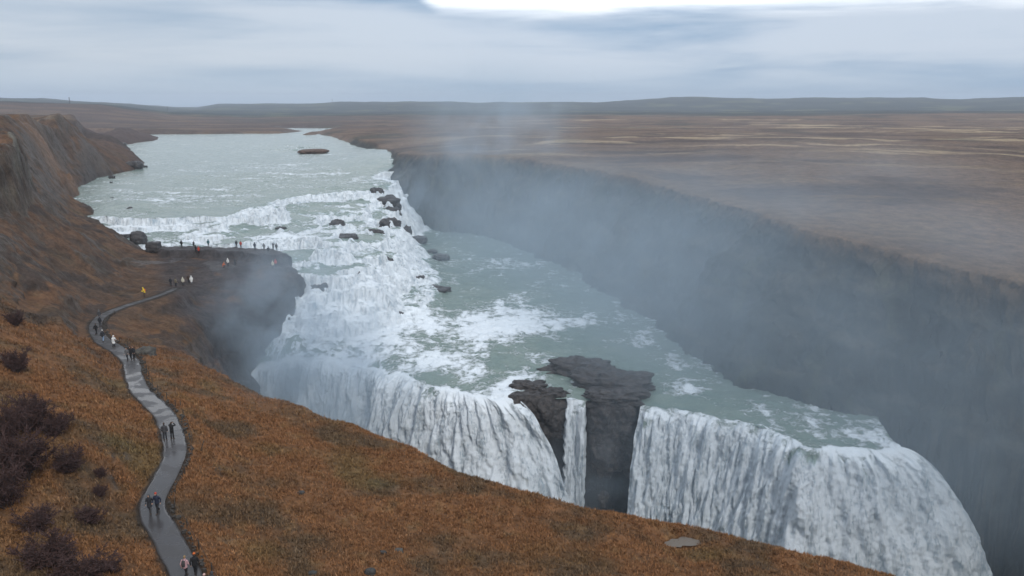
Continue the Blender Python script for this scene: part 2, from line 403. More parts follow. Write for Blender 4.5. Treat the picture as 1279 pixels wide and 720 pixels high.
def water(x, y):
    """surface height and foam amount"""
    t0 = topT_f(x, y)
    kw = smooth(-32.6, -34.5, t0) * smooth(-48.3, -46.5, t0)
    t = topT_f(x + kw * 5 * fbm(x / 13 + 3, y / 13, oct=3), y + kw * 8 * fbm(x / 13, y / 13 + 9, oct=3))
    rag = 1.8 * fbm(x / 22, y / 22, oct=3) + 1.1 * fbm(x / 6, y / 6, oct=4) + .35 * fbm(x / 1.7, y / 1.7, oct=2)
    casc = smooth(-32.3, -33.2, t) * smooth(-48.1, -47.2, t)
    h = t + rag * casc
    s = 2.9
    q = -h / s + .5 * fbm(x / 30 + 70, y / 30, oct=2)
    fl = np.floor(q)
    fr = q - fl
    wdt = .17 + .12 * fbm(x / 9 + 11, y / 9, oct=2)
    hh = h - (smooth(.55 - wdt, .55 + wdt, fr) - fr) * s
    k = casc * np.clip(.70 + .6 * fbm(x / 14 + 20, y / 14, oct=3), .15, 1)
    k = k * (1 - .72 * smooth(-39.5, -42.5, h))
    z = h * (1 - k) + hh * k
    o_ = np.argsort(LEDGE[:, 0])
    s1 = y - np.interp(x, LEDGE[o_, 0], LEDGE[o_, 1]) + 2.2 * fbm(x / 11, y / 11, oct=3) + .6 * fbm(x / 2, y / 2, oct=2)
    zl = -32.25 - 1.9 * smooth(.7, -1.0, s1) - 1.35 * smooth(-2.6, -4.2, s1 + 2 * fbm(x / 7 + 3, y / 7, oct=2))
    wl = smooth(LEDGE[:, 0].min() - 12, LEDGE[:, 0].min() - 4, x) * smooth(LEDGE[:, 0].max() + 3, LEDGE[:, 0].max() - 14, x) * smooth(30, 12, np.abs(s1 + 4))
    z = z * (1 - wl) + zl * wl
    foam = np.zeros_like(t)
    for tx, ty, r, a in TURB:
        foam = np.maximum(foam, a * np.exp(-((x - tx) ** 2 + (y - ty) ** 2) / (2 * r * r)) ) if a > .6 else foam + a * np.exp(-((x - tx) ** 2 + (y - ty) ** 2) / (2 * r * r))
    foam = foam + .34 * smooth(0, .6, fbm(x / 4, y / 13, oct=3)) * smooth(-47.4, -48, t) + .30 * smooth(-.1, .6, fbm(x / 26, y / 9, oct=3)) * smooth(-32.8, -32.3, t)
    cd, _ = polydist([p[:2] for p in CREST], x, y, closed=False)
    foam = foam + .34 * smooth(3.0, 0.0, cd) 
    return z, np.clip(foam, 0, 1.2), casc


# ------------------------------------------------------------------ mesh helpers
def new_mesh(name, verts, faces, mat, attrs=None, smooth_shade=True, uv=None):
    me = bpy.data.meshes.new(name)
    verts = np.asarray(verts, np.float32)
    faces = np.asarray(faces, np.int32)
    nv, nf, k = len(verts), len(faces), faces.shape[1]
    me.vertices.add(nv)
    me.vertices.foreach_set('co', verts.ravel())
    me.loops.add(nf * k)
    me.loops.foreach_set('vertex_index', faces.ravel())
    me.polygons.add(nf)
    me.polygons.foreach_set('loop_start', np.arange(0, nf * k, k, dtype=np.int32))
    if smooth_shade:
        me.polygons.foreach_set('use_smooth', np.ones(nf, bool))
    me.update(calc_edges=True)
    me.validate()
    for an, (typ, val) in (attrs or {}).items():
        if typ == 'COLOR':
            a = me.attributes.new(an, 'FLOAT_COLOR', 'POINT')
            c = np.ones((nv, 4), np.float32)
            c[:, :3] = val
            a.data.foreach_set('color', c.ravel())
        else:
            a = me.attributes.new(an, 'FLOAT', 'POINT')
            a.data.foreach_set('value', np.asarray(val, np.float32))
    if mat:
        me.materials.append(mat)
    return me


def link(name, me, parent=None, kind=None, label=None, cat=None, group=None):
    o = bpy.data.objects.new(name, me)
    COL.objects.link(o)
    if parent:
        o.parent = parent
    if kind:
        o['kind'] = kind
    if label:
        o['label'] = label
    if cat:
        o['category'] = cat
    if group:
        o['group'] = group
    return o


def grid_faces(nr, nc):
    i = np.arange(nr - 1)[:, None] * nc + np.arange(nc - 1)[None]
    return np.stack([i, i + 1, i + nc + 1, i + nc], -1).reshape(-1, 4)


def compact(verts, faces, arrays):
    used = np.unique(faces)
    m = np.full(len(verts), -1, np.int64)
    m[used] = np.arange(len(used))
    return verts[used], m[faces], {k: (t, v[used]) for k, (t, v) in arrays.items()}


# ------------------------------------------------------------------ materials
def nodes(name):
    m = bpy.data.materials.new(name)
    m.use_nodes = True
    nt = m.node_tree
    nt.nodes.clear()
    out = nt.nodes.new('ShaderNodeOutputMaterial')
    return m, nt, out


def N(nt, typ, **kw):
    n = nt.nodes.new(typ)
    for k, v in kw.items():
        if k.startswith('i_'):
            n.inputs[k[2:].replace('_', ' ')].default_value = v
        else:
            setattr(n, k, v)
    return n


def L_(nt, a, b):
    nt.links.new(a, b)


def noise(nt, vec, scale, detail=4, rough=.55, dist=0.0):
    n = N(nt, 'ShaderNodeTexNoise')
    n.inputs['Scale'].default_value = scale
    n.inputs['Detail'].default_value = detail
    n.inputs['Roughness'].default_value = rough
    n.inputs['Distortion'].default_value = dist
    L_(nt, vec, n.inputs['Vector'])
    return n.outputs['Fac']


def maprange(nt, v, a, b, c=0.0, d=1.0, typ='SMOOTHSTEP'):
    n = N(nt, 'ShaderNodeMapRange', interpolation_type=typ)
    n.inputs['From Min'].default_value = a
    n.inputs['From Max'].default_value = b
    n.inputs['To Min'].default_value = c
    n.inputs['To Max'].default_value = d
    L_(nt, v, n.inputs['Value'])
    return n.outputs['Result']


def math_(nt, op, a, b=None, clamp=False):
    n = N(nt, 'ShaderNodeMath', operation=op, use_clamp=clamp)
    for i, v in enumerate((a, b)):
        if v is None:
            continue
        if isinstance(v, (int, float)):
            n.inputs[i].default_value = v
        else:
            L_(nt, v, n.inputs[i])
    return n.outputs[0]


def mix(nt, f, a, b, blend='MIX'):
    n = N(nt, 'ShaderNodeMix', data_type='RGBA', blend_type=blend)
    for idx, v in ((0, f), (6, a), (7, b)):
        if isinstance(v, (int, float)):
            n.inputs[idx].default_value = v
        elif isinstance(v, tuple):
            n.inputs[idx].default_value = (*v, 1)
        else:
            L_(nt, v, n.inputs[idx])
    return n.outputs[2]


def mapping(nt, vec, scale):
    n = N(nt, 'ShaderNodeMapping')
    n.inputs['Scale'].default_value = scale
    L_(nt, vec, n.inputs['Vector'])
    return n.outputs[0]


def objco(nt):
    return N(nt, 'ShaderNodeTexCoord').outputs['Object']


def mat_land():
    m, nt, out = nodes('heath_and_rock')
    co = objco(nt)
    b = N(nt, 'ShaderNodeBsdfPrincipled')
    colr = N(nt, 'ShaderNodeAttribute', attribute_name='tone').outputs['Color']
    rock = N(nt, 'ShaderNodeAttribute', attribute_name='rock').outputs['Fac']
    fine = noise(nt, co, 1.6, 8, .72)
    mid = noise(nt, co, .35, 5, .6)
    k = math_(nt, 'MULTIPLY', maprange(nt, fine, .3, .72, .58, 1.45, 'LINEAR'), maprange(nt, mid, .3, .7, .62, 1.38, 'LINEAR'))
    comb = N(nt, 'ShaderNodeCombineColor')
    for i in range(3):
        L_(nt, k, comb.inputs[i])
    c = mix(nt, 1.0, colr, comb.outputs[0], 'MULTIPLY')
    L_(nt, c, b.inputs['Base Color'])
    L_(nt, maprange(nt, rock, 0, 1, .95, .55, 'LINEAR'), b.inputs['Roughness'])
    b.inputs['Specular IOR Level'].default_value = .25
    bu = N(nt, 'ShaderNodeBump')
    bu.inputs['Strength'].default_value = .9
    bu.inputs['Distance'].default_value = .35
    L_(nt, math_(nt, 'ADD', fine, noise(nt, co, 5, 4, .7)), bu.inputs['Height'])
    L_(nt, bu.outputs[0], b.inputs['Normal'])
    L_(nt, b.outputs[0], out.inputs['Surface'])
    return m


def mat_rock(name='wet_basalt', c1=(.03, .03, .034), c2=(.09, .085, .085), rough=.45):
    m, nt, out = nodes(name)
    co = objco(nt)
    b = N(nt, 'ShaderNodeBsdfPrincipled')
    f = noise(nt, mapping(nt, co, (1, 1, 2.2)), .9, 8, .7, .4)
    L_(nt, mix(nt, maprange(nt, f, .35, .7), c1, c2), b.inputs['Base Color'])
    b.inputs['Roughness'].default_value = rough
    bu = N(nt, 'ShaderNodeBump')
    bu.inputs['Strength'].default_value = 1
    bu.inputs['Distance'].default_value = .4
    L_(nt, f, bu.inputs['Height'])
    L_(nt, bu.outputs[0], b.inputs['Normal'])
    L_(nt, b.outputs[0], out.inputs['Surface'])
    return m


def mat_water(falls=False):
    m, nt, out = nodes('falling_whitewater' if falls else 'glacial_water')
    co = objco(nt)
    foam = N(nt, 'ShaderNodeAttribute', attribute_name='foam').outputs['Fac']
    steep = N(nt, 'ShaderNodeAttribute', attribute_name='steep').outputs['Fac']
    n1 = noise(nt, mapping(nt, co, (.55, .55, .5)), 1, 9, .72, .7)
    n2 = noise(nt, mapping(nt, co, (.09, .12, .3)), 1, 5, .65, 1.0)
    st = noise(nt, mapping(nt, co, (2.2, 2.2, .20)), 1, 8, .74, .3)
    st2 = noise(nt, mapping(nt, co, (.45, .45, .07)), 1, 4, .6, .4)
    patt = math_(nt, 'ADD', math_(nt, 'MULTIPLY', n1, .62), math_(nt, 'MULTIPLY', n2, .38))
    v = math_(nt, 'ADD', patt, math_(nt, 'MULTIPLY', foam, .215))
    ff = maprange(nt, v, .585, .70)
    ff = math_(nt, 'POWER', ff, 1.0)
    # streaks on what falls
    st3 = noise(nt, mapping(nt, co, (4.5, 4.5, 1.7)), 1, 6, .75, .6)
    sv = math_(nt, 'ADD', math_(nt, 'MULTIPLY', st, .34), math_(nt, 'MULTIPLY', st2, .26))
    sv = math_(nt, 'ADD', sv, math_(nt, 'MULTIPLY', st3, .40))
    sf = maprange(nt, sv, .39, .50)
    a = N(nt, 'ShaderNodeMix', data_type='FLOAT')
    L_(nt, steep, a.inputs[0])
    L_(nt, ff, a.inputs[2])
    L_(nt, sf, a.inputs[3])
    fac = a.outputs[0]
    deep = mix(nt, maprange(nt, n2, .35, .65), (.17, .235, .215), (.225, .285, .255))
    thin = mix(nt, steep, deep, (.43, .55, .64))
    c = mix(nt, fac, thin, (.76, .82, .87))
    b = N(nt, 'ShaderNodeBsdfPrincipled')
    L_(nt, c, b.inputs['Base Color'])
    L_(nt, maprange(nt, fac, 0, 1, .16, .75, 'LINEAR'), b.inputs['Roughness'])
    b.inputs['IOR'].default_value = 1.33
    bu = N(nt, 'ShaderNodeBump')
    bu.inputs['Strength'].default_value = .75
    bu.inputs['Distance'].default_value = .45
    hm = N(nt, 'ShaderNodeMix', data_type='FLOAT')
    L_(nt, steep, hm.inputs[0])
    L_(nt, n1, hm.inputs[2])
    L_(nt, math_(nt, 'MULTIPLY', st, 1.4), hm.inputs[3])
    hgt = hm.outputs[0]
    hgt = math_(nt, 'ADD', hgt, math_(nt, 'MULTIPLY', fac, .5))
    L_(nt, hgt, bu.inputs['Height'])
    L_(nt, bu.outputs[0], b.inputs['Normal'])
    L_(nt, b.outputs[0], out.inputs['Surface'])
    return m


def mat_path():
    m, nt, out = nodes('wet_gravel_path')
    co = objco(nt)
    b = N(nt, 'ShaderNodeBsdfPrincipled')
    n1 = noise(nt, co, .45, 5, .6, .6)
    n2 = noise(nt, co, 14, 4, .7)
    wet = maprange(nt, n1, .44, .56)
    L_(nt, mix(nt, n2, (.035, .034, .036), (.085, .08, .08)), b.inputs['Base Color'])
    b.inputs['Specular IOR Level'].default_value = .36
    sy = N(nt, 'ShaderNodeSeparateXYZ')
    L_(nt, co, sy.inputs[0])
    L_(nt, math_(nt, 'ADD', maprange(nt, wet, 0, 1, .45, .2, 'LINEAR'), maprange(nt, sy.outputs[1], 96, 112, 0, .4)), b.inputs['Roughness'])
    bu = N(nt, 'ShaderNodeBump')
    bu.inputs['Distance'].default_value = .012
    bu.inputs['Strength'].default_value = .5
    L_(nt, math_(nt, 'MULTIPLY', n2, math_(nt, 'SUBTRACT', 1.05, wet)), bu.inputs['Height'])
    L_(nt, bu.outputs[0], b.inputs['Normal'])
    L_(nt, b.outputs[0], out.inputs['Surface'])
    return m


def mat_plain(name, c, rough=.8, var=.25, scale=6):
    m, nt, out = nodes(name)
    co = objco(nt)
    b = N(nt, 'ShaderNodeBsdfPrincipled')
    n1 = noise(nt, co, scale, 4, .6)
    lo = tuple(x * (1 - var) for x in c)
    hi = tuple(min(1, x * (1 + var)) for x in c)
    L_(nt, mix(nt, n1, lo, hi), b.inputs['Base Color'])
    b.inputs['Roughness'].default_value = rough
    L_(nt, b.outputs[0], out.inputs['Surface'])
    return m


def mat_attr(name, rough=.9):
    m, nt, out = nodes(name)
    b = N(nt, 'ShaderNodeBsdfPrincipled')
    L_(nt, N(nt, 'ShaderNodeAttribute', attribute_name='tone').outputs['Color'], b.inputs['Base Color'])
    b.inputs['Roughness'].default_value = rough
    b.inputs['Specular IOR Level'].default_value = .15
    L_(nt, b.outputs[0], out.inputs['Surface'])
    return m


M_LAND, M_ROCK, M_WATER, M_PATH = mat_land(), mat_rock(), mat_water(), mat_path()

# ------------------------------------------------------------------ build land
q = 2 if QUICK else 1
az = np.radians(np.r_[np.linspace(-75, -36, 40 // q, endpoint=False), np.linspace(-36, 36, 900 // q, endpoint=False), np.linspace(36, 75, 40 // q)])
rr = np.r_[np.geomspace(1.5, 38, 40, endpoint=False), np.geomspace(38, 235, 880 // q, endpoint=False), np.geomspace(235, 520, 220 // q, endpoint=False), np.geomspace(520, 9000, 200 // q)]
RR, AZ = np.meshgrid(rr, az, indexing='ij')
X, Y = (RR * np.sin(AZ)).ravel(), (RR * np.cos(AZ)).ravel()
Z, zone, dW, dE, outc, d1, d2, d3 = chunked(land, len(X), X, Y, size=150000)
NR, NC = len(rr), len(az)
ZG = Z.reshape(NR, NC)
XG, YG = X.reshape(NR, NC), Y.reshape(NR, NC)
# true slope from the grid
Zr = np.gradient(ZG, axis=0) / np.gradient(RR, axis=0)
Za = np.gradient(ZG, axis=1) / (np.gradient(AZ, axis=1) * RR)
SL = np.hypot(Zr, Za).ravel()


def interp_land(xs, ys):
    r = np.hypot(xs, ys)
    a = np.arctan2(xs, ys)
    ir = np.interp(r, rr, np.arange(NR))
    ia = np.interp(a, az, np.arange(NC))
    i0, j0 = np.clip(np.floor(ir).astype(int), 0, NR - 2), np.clip(np.floor(ia).astype(int), 0, NC - 2)
    fr, fa = ir - i0, ia - j0
    return (ZG[i0, j0] * (1 - fr) * (1 - fa) + ZG[i0 + 1, j0] * fr * (1 - fa) + ZG[i0, j0 + 1] * (1 - fr) * fa + ZG[i0 + 1, j0 + 1] * fr * fa)


# colour by what grows or crops out there
R = RR.ravel()
AZD = np.degrees(AZ.ravel())


def lerp3(a, b, t):
    return a * (1 - t[:, None]) + np.array(b)[None] * t[:, None]


n8 = fbm(X / 9, Y / 9, oct=4)
n30 = fbm(X / 30 + 7, Y / 30, oct=3)
n3 = fbm(X / 2.6, Y / 2.6, oct=3)
c = np.tile(np.array([.215, .104, .046]), (len(X), 1))
c = lerp3(c, (.125, .080, .045), smooth(-.1, .55, n8))
c = lerp3(c, (.16, .088, .038), smooth(.05, .5, n30) * .7)
c = lerp3(c, (.27, .155, .065), smooth(.25, .7, n3) * .5)
c = lerp3(c, (.13, .105, .045), smooth(.3, .6, fbm(X / 14 + 31, Y / 14, oct=2)) * .55)
westfar = smooth(90, 165, R) * (zone == 0)
c = lerp3(c, (.088, .060, .046), westfar * (.72 + .25 * np.clip(n8, -1, 1)))
rockc = np.array([.080, .062, .050])
rk = smooth(1.0, 1.6, SL + .5 * n3) * (zone == 0) * .85
patch = smooth(.18, .4, fbm(X / 7 + 60, Y / 11, Z / 5, oct=5)) * (zone == 0) * smooth(95, 140, R) * smooth(450, 350, R)
c = lerp3(c, (.055, .045, .040), patch * .75)
rk = np.maximum(rk, smooth(.1, .5, outc + .3 * n3) * (zone == 0))
grey = smooth(-.2, .4, fbm(X / 8, Y / 8, Z / 3, oct=3))
rcol = lerp3(np.tile(rockc, (len(X), 1)), (.19, .18, .145), grey * smooth(3, -2, d1) * 1.0)
rcol = lerp3(rcol, (.075, .052, .034), smooth(-.3, .5, n8) * .8 * (R < 200))
c = c * (1 - rk[:, None]) + rcol * rk[:, None]
plat = smooth(1.5, -.5, d3) * (zone == 0)
drk, _ = chunked(lambda a, b: polydist(ROCKY, a, b), len(X), X, Y)
platlow = smooth(-.9, -.1, fbm(X / 5, Y / 5, oct=3)) * smooth(3, -3, drk) * (zone == 0)
c = lerp3(c, (.062, .056, .058), np.maximum(plat, platlow * .85))
rk = np.maximum(rk, plat)
# wet dark margin where land meets the upper river
shore = smooth(-3.5, -.5, dW) * (zone == 0) * (R > 150)
c = lerp3(c, (.045, .04, .038), shore * .7)
# path margins
pd_, pl_, sd_ = chunked(pathdist, len(X), X, Y)
pm = smooth(1.5, 1.1, pd_ + .35 * n3)
c = lerp3(c, (.04, .035, .03), pm * .85)
# east: heath plateau, canyon wall, far strips
E = (zone == 1)
ce = np.tile(np.array([.165, .112, .080]), (len(X), 1))
lr = np.log(np.maximum(R, 1))
ce = lerp3(ce, (.085, .058, .046), smooth(-.2, .5, fbm(X / 90, Y / 45, oct=4)))
ce = lerp3(ce, (.17, .115, .07), smooth(.15, .6, fbm(X / 50 + 9, Y / 16, oct=4)) * .6)
strip = fbm(AZD / 20 + 5, lr * 11 + .5 * fbm(AZD / 5, lr * 6, oct=2), oct=5)
ce = lerp3(ce, (.46, .36, .23), smooth(.25, .42, strip) * smooth(230, 420, R) * smooth(2900, 2000, R) * .6 * smooth(-10, 2, AZD))
ce = lerp3(ce, (.055, .055, .045), smooth(.30, .6, fbm(AZD / 7 - 9, lr * 12, oct=3)) * smooth(250, 700, R) * .8)
near_rim = smooth(-12, -4, dE) * smooth(2, -1, dE) * (R < 420)
ce = lerp3(ce, (.18, .12, .075), near_rim * .6)
hillc = lerp3(np.tile(np.array([.018, .030, .030]), (len(X), 1)), (.075, .085, .05), smooth(.1, .6, fbm(AZD / 3, lr * 14, oct=3)))
ce = lerp3(ce, (.078, .056, .052), smooth(2, -12, AZD) * smooth(800, 1100, R) * smooth(-.5, .3, fbm(AZD / 12, lr * 18, oct=4)) * .85)
hf = smooth(1500, 2100, R + 500 * strip)[:, None]
ce = ce * (1 - hf) + hillc * hf
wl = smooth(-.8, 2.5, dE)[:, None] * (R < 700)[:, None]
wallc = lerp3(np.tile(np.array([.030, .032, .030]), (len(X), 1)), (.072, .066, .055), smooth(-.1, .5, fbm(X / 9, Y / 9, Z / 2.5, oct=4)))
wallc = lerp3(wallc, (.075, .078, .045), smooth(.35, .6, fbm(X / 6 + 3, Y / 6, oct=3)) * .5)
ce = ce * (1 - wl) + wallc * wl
crest_or = np.exp(-((X - D(80, 178, 290)[0]) ** 2 + (Y - D(80, 178, 290)[1]) ** 2) / 300) * (zone == 0)
c = lerp3(c, (.24, .13, .07), crest_or * .7)
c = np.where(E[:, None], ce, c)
left_far = (zone == 0) & (R > 420)
lf = smooth(300, 700, R) * (zone == 0)
lc = lerp3(np.tile(np.array([.088, .062, .056]), (len(X), 1)), (.06, .045, .04), smooth(-.2, .5, fbm(X / 60, Y / 60, oct=4)))
c = c * (1 - lf[:, None]) + lc * lf[:, None]
c = lerp3(c, (.27, .19, .11), smooth(.5, .8, fbm(X / 20, Y / 20, oct=2) + .5) * smooth(0, -12, d2) * smooth(-70, -20, d2) * (zone == 0) * (R > 240) * .6)
c = np.where((zone == 2)[:, None], np.array([[.035, .036, .038]]), c)
c = np.clip(c, .01, .9)
rocka = np.clip(rk + (zone == 1) * smooth(0, 2, dE) * .6, 0, 1)

# rough the steep faces sideways so they are not a smooth sheet
V = np.stack([X, Y, Z], 1)
stp = smooth(.8, 1.8, SL) * (R < 450) * np.where((zone == 0) & (R > 140), .45, 1)
nx = fbm(X / 3 + Z / 9, Y / 3, Z / 2.2, oct=3) * .9
ny = fbm(X / 3 + 50, Y / 3, Z / 2.2, oct=3) * .9
V[:, 0] += nx * stp
V[:, 1] += ny * stp

F = grid_faces(NR, NC)
fz = zone[F[:, 0]]
fr_ = R[F[:, 0]]
fdE = dE[F[:, 0]]
fplat = ((np.abs(d3[F[:, 0]]) < 60) & (SL[F[:, 0]] > .8) & (fr_ > 125) & (fr_ < 240)) | (d3[F[:, 0]] < 1)
attrs = {'tone': ('COLOR', c), 'rock': ('F', rocka)}
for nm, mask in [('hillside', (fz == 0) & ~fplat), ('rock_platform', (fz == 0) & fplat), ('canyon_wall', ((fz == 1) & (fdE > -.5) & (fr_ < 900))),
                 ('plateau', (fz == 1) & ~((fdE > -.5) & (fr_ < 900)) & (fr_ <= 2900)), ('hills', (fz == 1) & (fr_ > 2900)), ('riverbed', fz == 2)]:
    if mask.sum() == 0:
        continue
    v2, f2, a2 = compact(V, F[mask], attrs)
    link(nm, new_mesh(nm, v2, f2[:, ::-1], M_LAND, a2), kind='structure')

# ------------------------------------------------------------------ build river surface
az2 = np.radians(np.linspace(-31, 31, 1000 // q))
rr2 = np.r_[np.geomspace(98, 185, 420 // q, endpoint=False), np.geomspace(185, 400, 900 // q, endpoint=False), np.geomspace(400, 1400, 160 // q)]
R2, A2 = np.meshgrid(rr2, az2, indexing='ij')
X2, Y2 = (R2 * np.sin(A2)).ravel(), (R2 * np.cos(A2)).ravel()
ZW, FO, CA = chunked(water, len(X2), X2, Y2, size=150000)
n_r, n_c = R2.shape
zg = ZW.reshape(n_r, n_c)
gr = np.gradient(zg, axis=0) / np.gradient(R2, axis=0)
ga = np.gradient(zg, axis=1) / (np.gradient(A2, axis=1) * R2)
sl2 = np.hypot(gr, ga)


def blur(a, kr, kc):
    for ax, k in ((0, kr), (1, kc)):
        if k > 0:
            cs = np.cumsum(np.pad(a, [(k + 1, k) if i == ax else (0, 0) for i in (0, 1)], 'edge'), axis=ax)
            a = (np.take(cs, range(2 * k + 1, cs.shape[ax]), ax) - np.take(cs, range(0, cs.shape[ax] - 2 * k - 1), ax)) / (2 * k + 1)
    return a


steep2 = smooth(.25, .85, sl2)
spread = blur(smooth(.22, .7, sl2), 9 // q, 3 // q)
foam2 = np.clip(FO.reshape(n_r, n_c) + np.clip(spread * 1.25, 0, 1.1) + (.12 + .55 * fbm(X2 / 16, Y2 / 12, oct=3)).reshape(n_r, n_c).clip(-.25, .6) * CA.reshape(n_r, n_c), 0, 1.5).ravel()
R2f = R2.ravel()
turb = np.clip(foam2, 0, 1)
amp = .07 + .6 * turb
ZW2 = ZW + amp * (.55 * fbm(X2 / 3.1, Y2 / 3.1, oct=4) + .35 * np.abs(fbm(X2 / 1.2, Y2 / 1.2, oct=3))) * np.where(R2f > 400, .6, 1)
# vertical fluting of the small falls
X2d = X2 + 0
Y2d = Y2 + steep2.ravel() * (.9 * fbm(X2 / .9, ZW / 6, oct=3))
F2 = grid_faces(n_r, n_c)
bd, _ = chunked(lambda a, b: polydist(bedpoly, a, b), len(X2), X2, Y2)
wd, _ = chunked(lambda a, b: polydist([p[:2] for p in rimW], a, b), len(X2), X2, Y2)
ed, _ = chunked(lambda a, b: polydist([p[:2] for p in rimE], a, b), len(X2), X2, Y2)
keep = (bd[F2[:, 0]] < -1.2) & (wd[F2[:, 0]] > -9) & (ed[F2[:, 0]] > -14)
F2 = F2[keep]
at2 = {'foam': ('F', foam2), 'steep': ('F', steep2.ravel())}
V2 = np.stack([X2d, Y2d, ZW2], 1)
iscas = (CA[F2[:, 0]] > .05)
for nm, mask in [('river', ~iscas), ('cascade', iscas)]:
    v2, f2, a2 = compact(V2, F2[mask], at2)
    link(nm, new_mesh(nm, v2, f2[:, ::-1], M_WATER, a2), kind='structure')


# ------------------------------------------------------------------ the lower falls: sheets of water
def fall_sheet(name, pts, u0, u1, H=23.5, throw=5.5, splay0=0., splay1=0., du=.14, rows=150, seed=0, amp=1.0, up=7.0, hcut=None):
    cr = resample(catmull(pts, 10), .1)
    s = np.r_[0, np.cumsum(np.linalg.norm(np.diff(cr[:, :2], axis=0), axis=1))]
    t = np.linspace(u0 * s[-1], u1 * s[-1], max(8, int((u1 - u0) * s[-1] / du)))
    px, py, pz = [np.interp(t, s, cr[:, k]) for k in range(3)]
    k = 41
    tx, ty = np.gradient(px), np.gradient(py)
    if len(tx) > k:
        kern = np.ones(k) / k
        tx = np.convolve(np.pad(tx, k // 2, 'edge'), kern, 'valid')
        ty = np.convolve(np.pad(ty, k // 2, 'edge'), kern, 'valid')
    ln = np.hypot(tx, ty)
    nx_, ny_ = ty / ln, -tx / ln                      # towards the gorge
    un = (t - t[0]) / (t[-1] - t[0])
    lat = splay0 * np.clip(1 - un * 4, 0, 1) ** 1.5 * -1 + splay1 * np.clip(un * 3 - 2, 0, 1) ** 1.3
    nu = 40
    w_up = np.linspace(-up, 0, nu, endpoint=False)
    tt = np.linspace(0, 1, rows)
    U, T = np.meshgrid(un, np.r_[w_up / up - 0., tt], indexing='xy')
    isup = T < 0
    lipn = amp * 1.9 * fbm(px / 6 + seed, py / 6, oct=4)
    drop = np.where(isup, 0, H * np.clip(T, 0, 1) ** 1.55)
    outw = np.where(isup, T * up + .0, throw * np.sqrt(np.clip(drop, 0, None) / H)) + lipn[None] - .6
    dn = drop / H
    # ledge that breaks the sheet part-way down
    bulge = .9 * smooth(.25, .5, dn + .2 * fbm(px / 4, py / 4, oct=2)[None]) 
    outw = outw + bulge * ~isup
    Xs = px[None] + nx_[None] * outw + (tx / ln)[None] * lat[None] * dn ** .55
    Ys = py[None] + ny_[None] * outw + (ty / ln)[None] * lat[None] * dn ** .55
    zt, fo, ca = chunked(water, Xs.size, Xs.ravel(), Ys.ravel(), size=150000)
    zt, fo = zt.reshape(Xs.shape), fo.reshape(Xs.shape)
    z_lip = zt[nu]
    Zs = np.where(isup, zt + .06, (z_lip[None] + .06) - drop)
    # clumps and flutes
    ucoord = t[None] + 0 * Xs
    fl = np.abs(fbm(ucoord / 1.9 + seed, drop / 11, oct=3)) * 1.7 + .9 * fbm(ucoord / 4.5, drop / 16 + seed, oct=2)
    cl = fbm(ucoord / .8, drop / 4.5 + seed * 3, oct=4) * .6
    kk = smooth(0, .06, dn) * amp
    o2 = (fl - .3) * kk * 1.0 + cl * kk * (.4 + dn) + kk * .22 * fbm(ucoord / .35, drop / .8, oct=2)
    Xs = Xs + nx_[None] * o2
    Ys = Ys + ny_[None] * o2
    tb = np.clip(fo, 0, 1)
    Zs = Zs + np.where(isup, 1, 0) * (.07 + .55 * tb) * (.55 * fbm(Xs / 3.1, Ys / 3.1, oct=4) + .35 * np.abs(fbm(Xs / 1.2, Ys / 1.2, oct=3)))
    if hcut is not None:                              # ragged edges of a narrow fall
        e = np.minimum(U, 1 - U) * (t[-1] - t[0]) + .25 * fbm(drop / 1.5, U * 3, oct=2)
        Xs = Xs - nx_[None] * smooth(.35, 0, e) * 2.0
        Ys = Ys - ny_[None] * smooth(.35, 0, e) * 2.0
    Ff = grid_faces(*Xs.shape)
    att = {'foam': ('F', np.clip(fo + .55 * smooth(-.06, 0, T), 0, 1.3).ravel()), 'steep': ('F', smooth(.0, .06, dn * (1 + .8 * fbm(ucoord / 1.2, drop / 3, oct=2)) - .03 + .055 * fbm(ucoord / 1.1, T * 2, oct=4)).ravel())}
    return link(name, new_mesh(name, np.stack([Xs.ravel(), Ys.ravel(), Zs.ravel()], 1), Ff[:, ::-1], M_WATER, att), kind='structure')


CP_ = [np.array(p) for p in CREST]
fall_sheet('waterfall', CP_[:9], 0, 1, splay1=12, seed=1, throw=6.5)
midc = [P(706, 503, -50.2), P(719, 503.5, -50.2), P(733, 504, -50.2)]
fall_sheet('waterfall', [np.array(p) for p in midc], 0, 1, splay0=.8, splay1=.2, throw=2.6, seed=9, amp=.5, du=.07, up=4, hcut=1)
fall_sheet('waterfall', CP_[11:], 0, 1, throw=7, splay1=14, seed=4)

# gorge water far below
gx = np.linspace(-120, 220, 120)
gy = np.linspace(60, 190, 60)
GX, GY = np.meshgrid(gx, gy)
gz = -73.5 + .5 * fbm(GX.ravel() / 5, GY.ravel() / 5, oct=3)
link('gorge_water', new_mesh('gorge_water', np.stack([GX.ravel(), GY.ravel(), gz], 1), grid_faces(60, 120), M_WATER,
                             {'foam': ('F', np.full(gz.shape, .6)), 'steep': ('F', np.zeros(gz.shape))}), kind='structure')


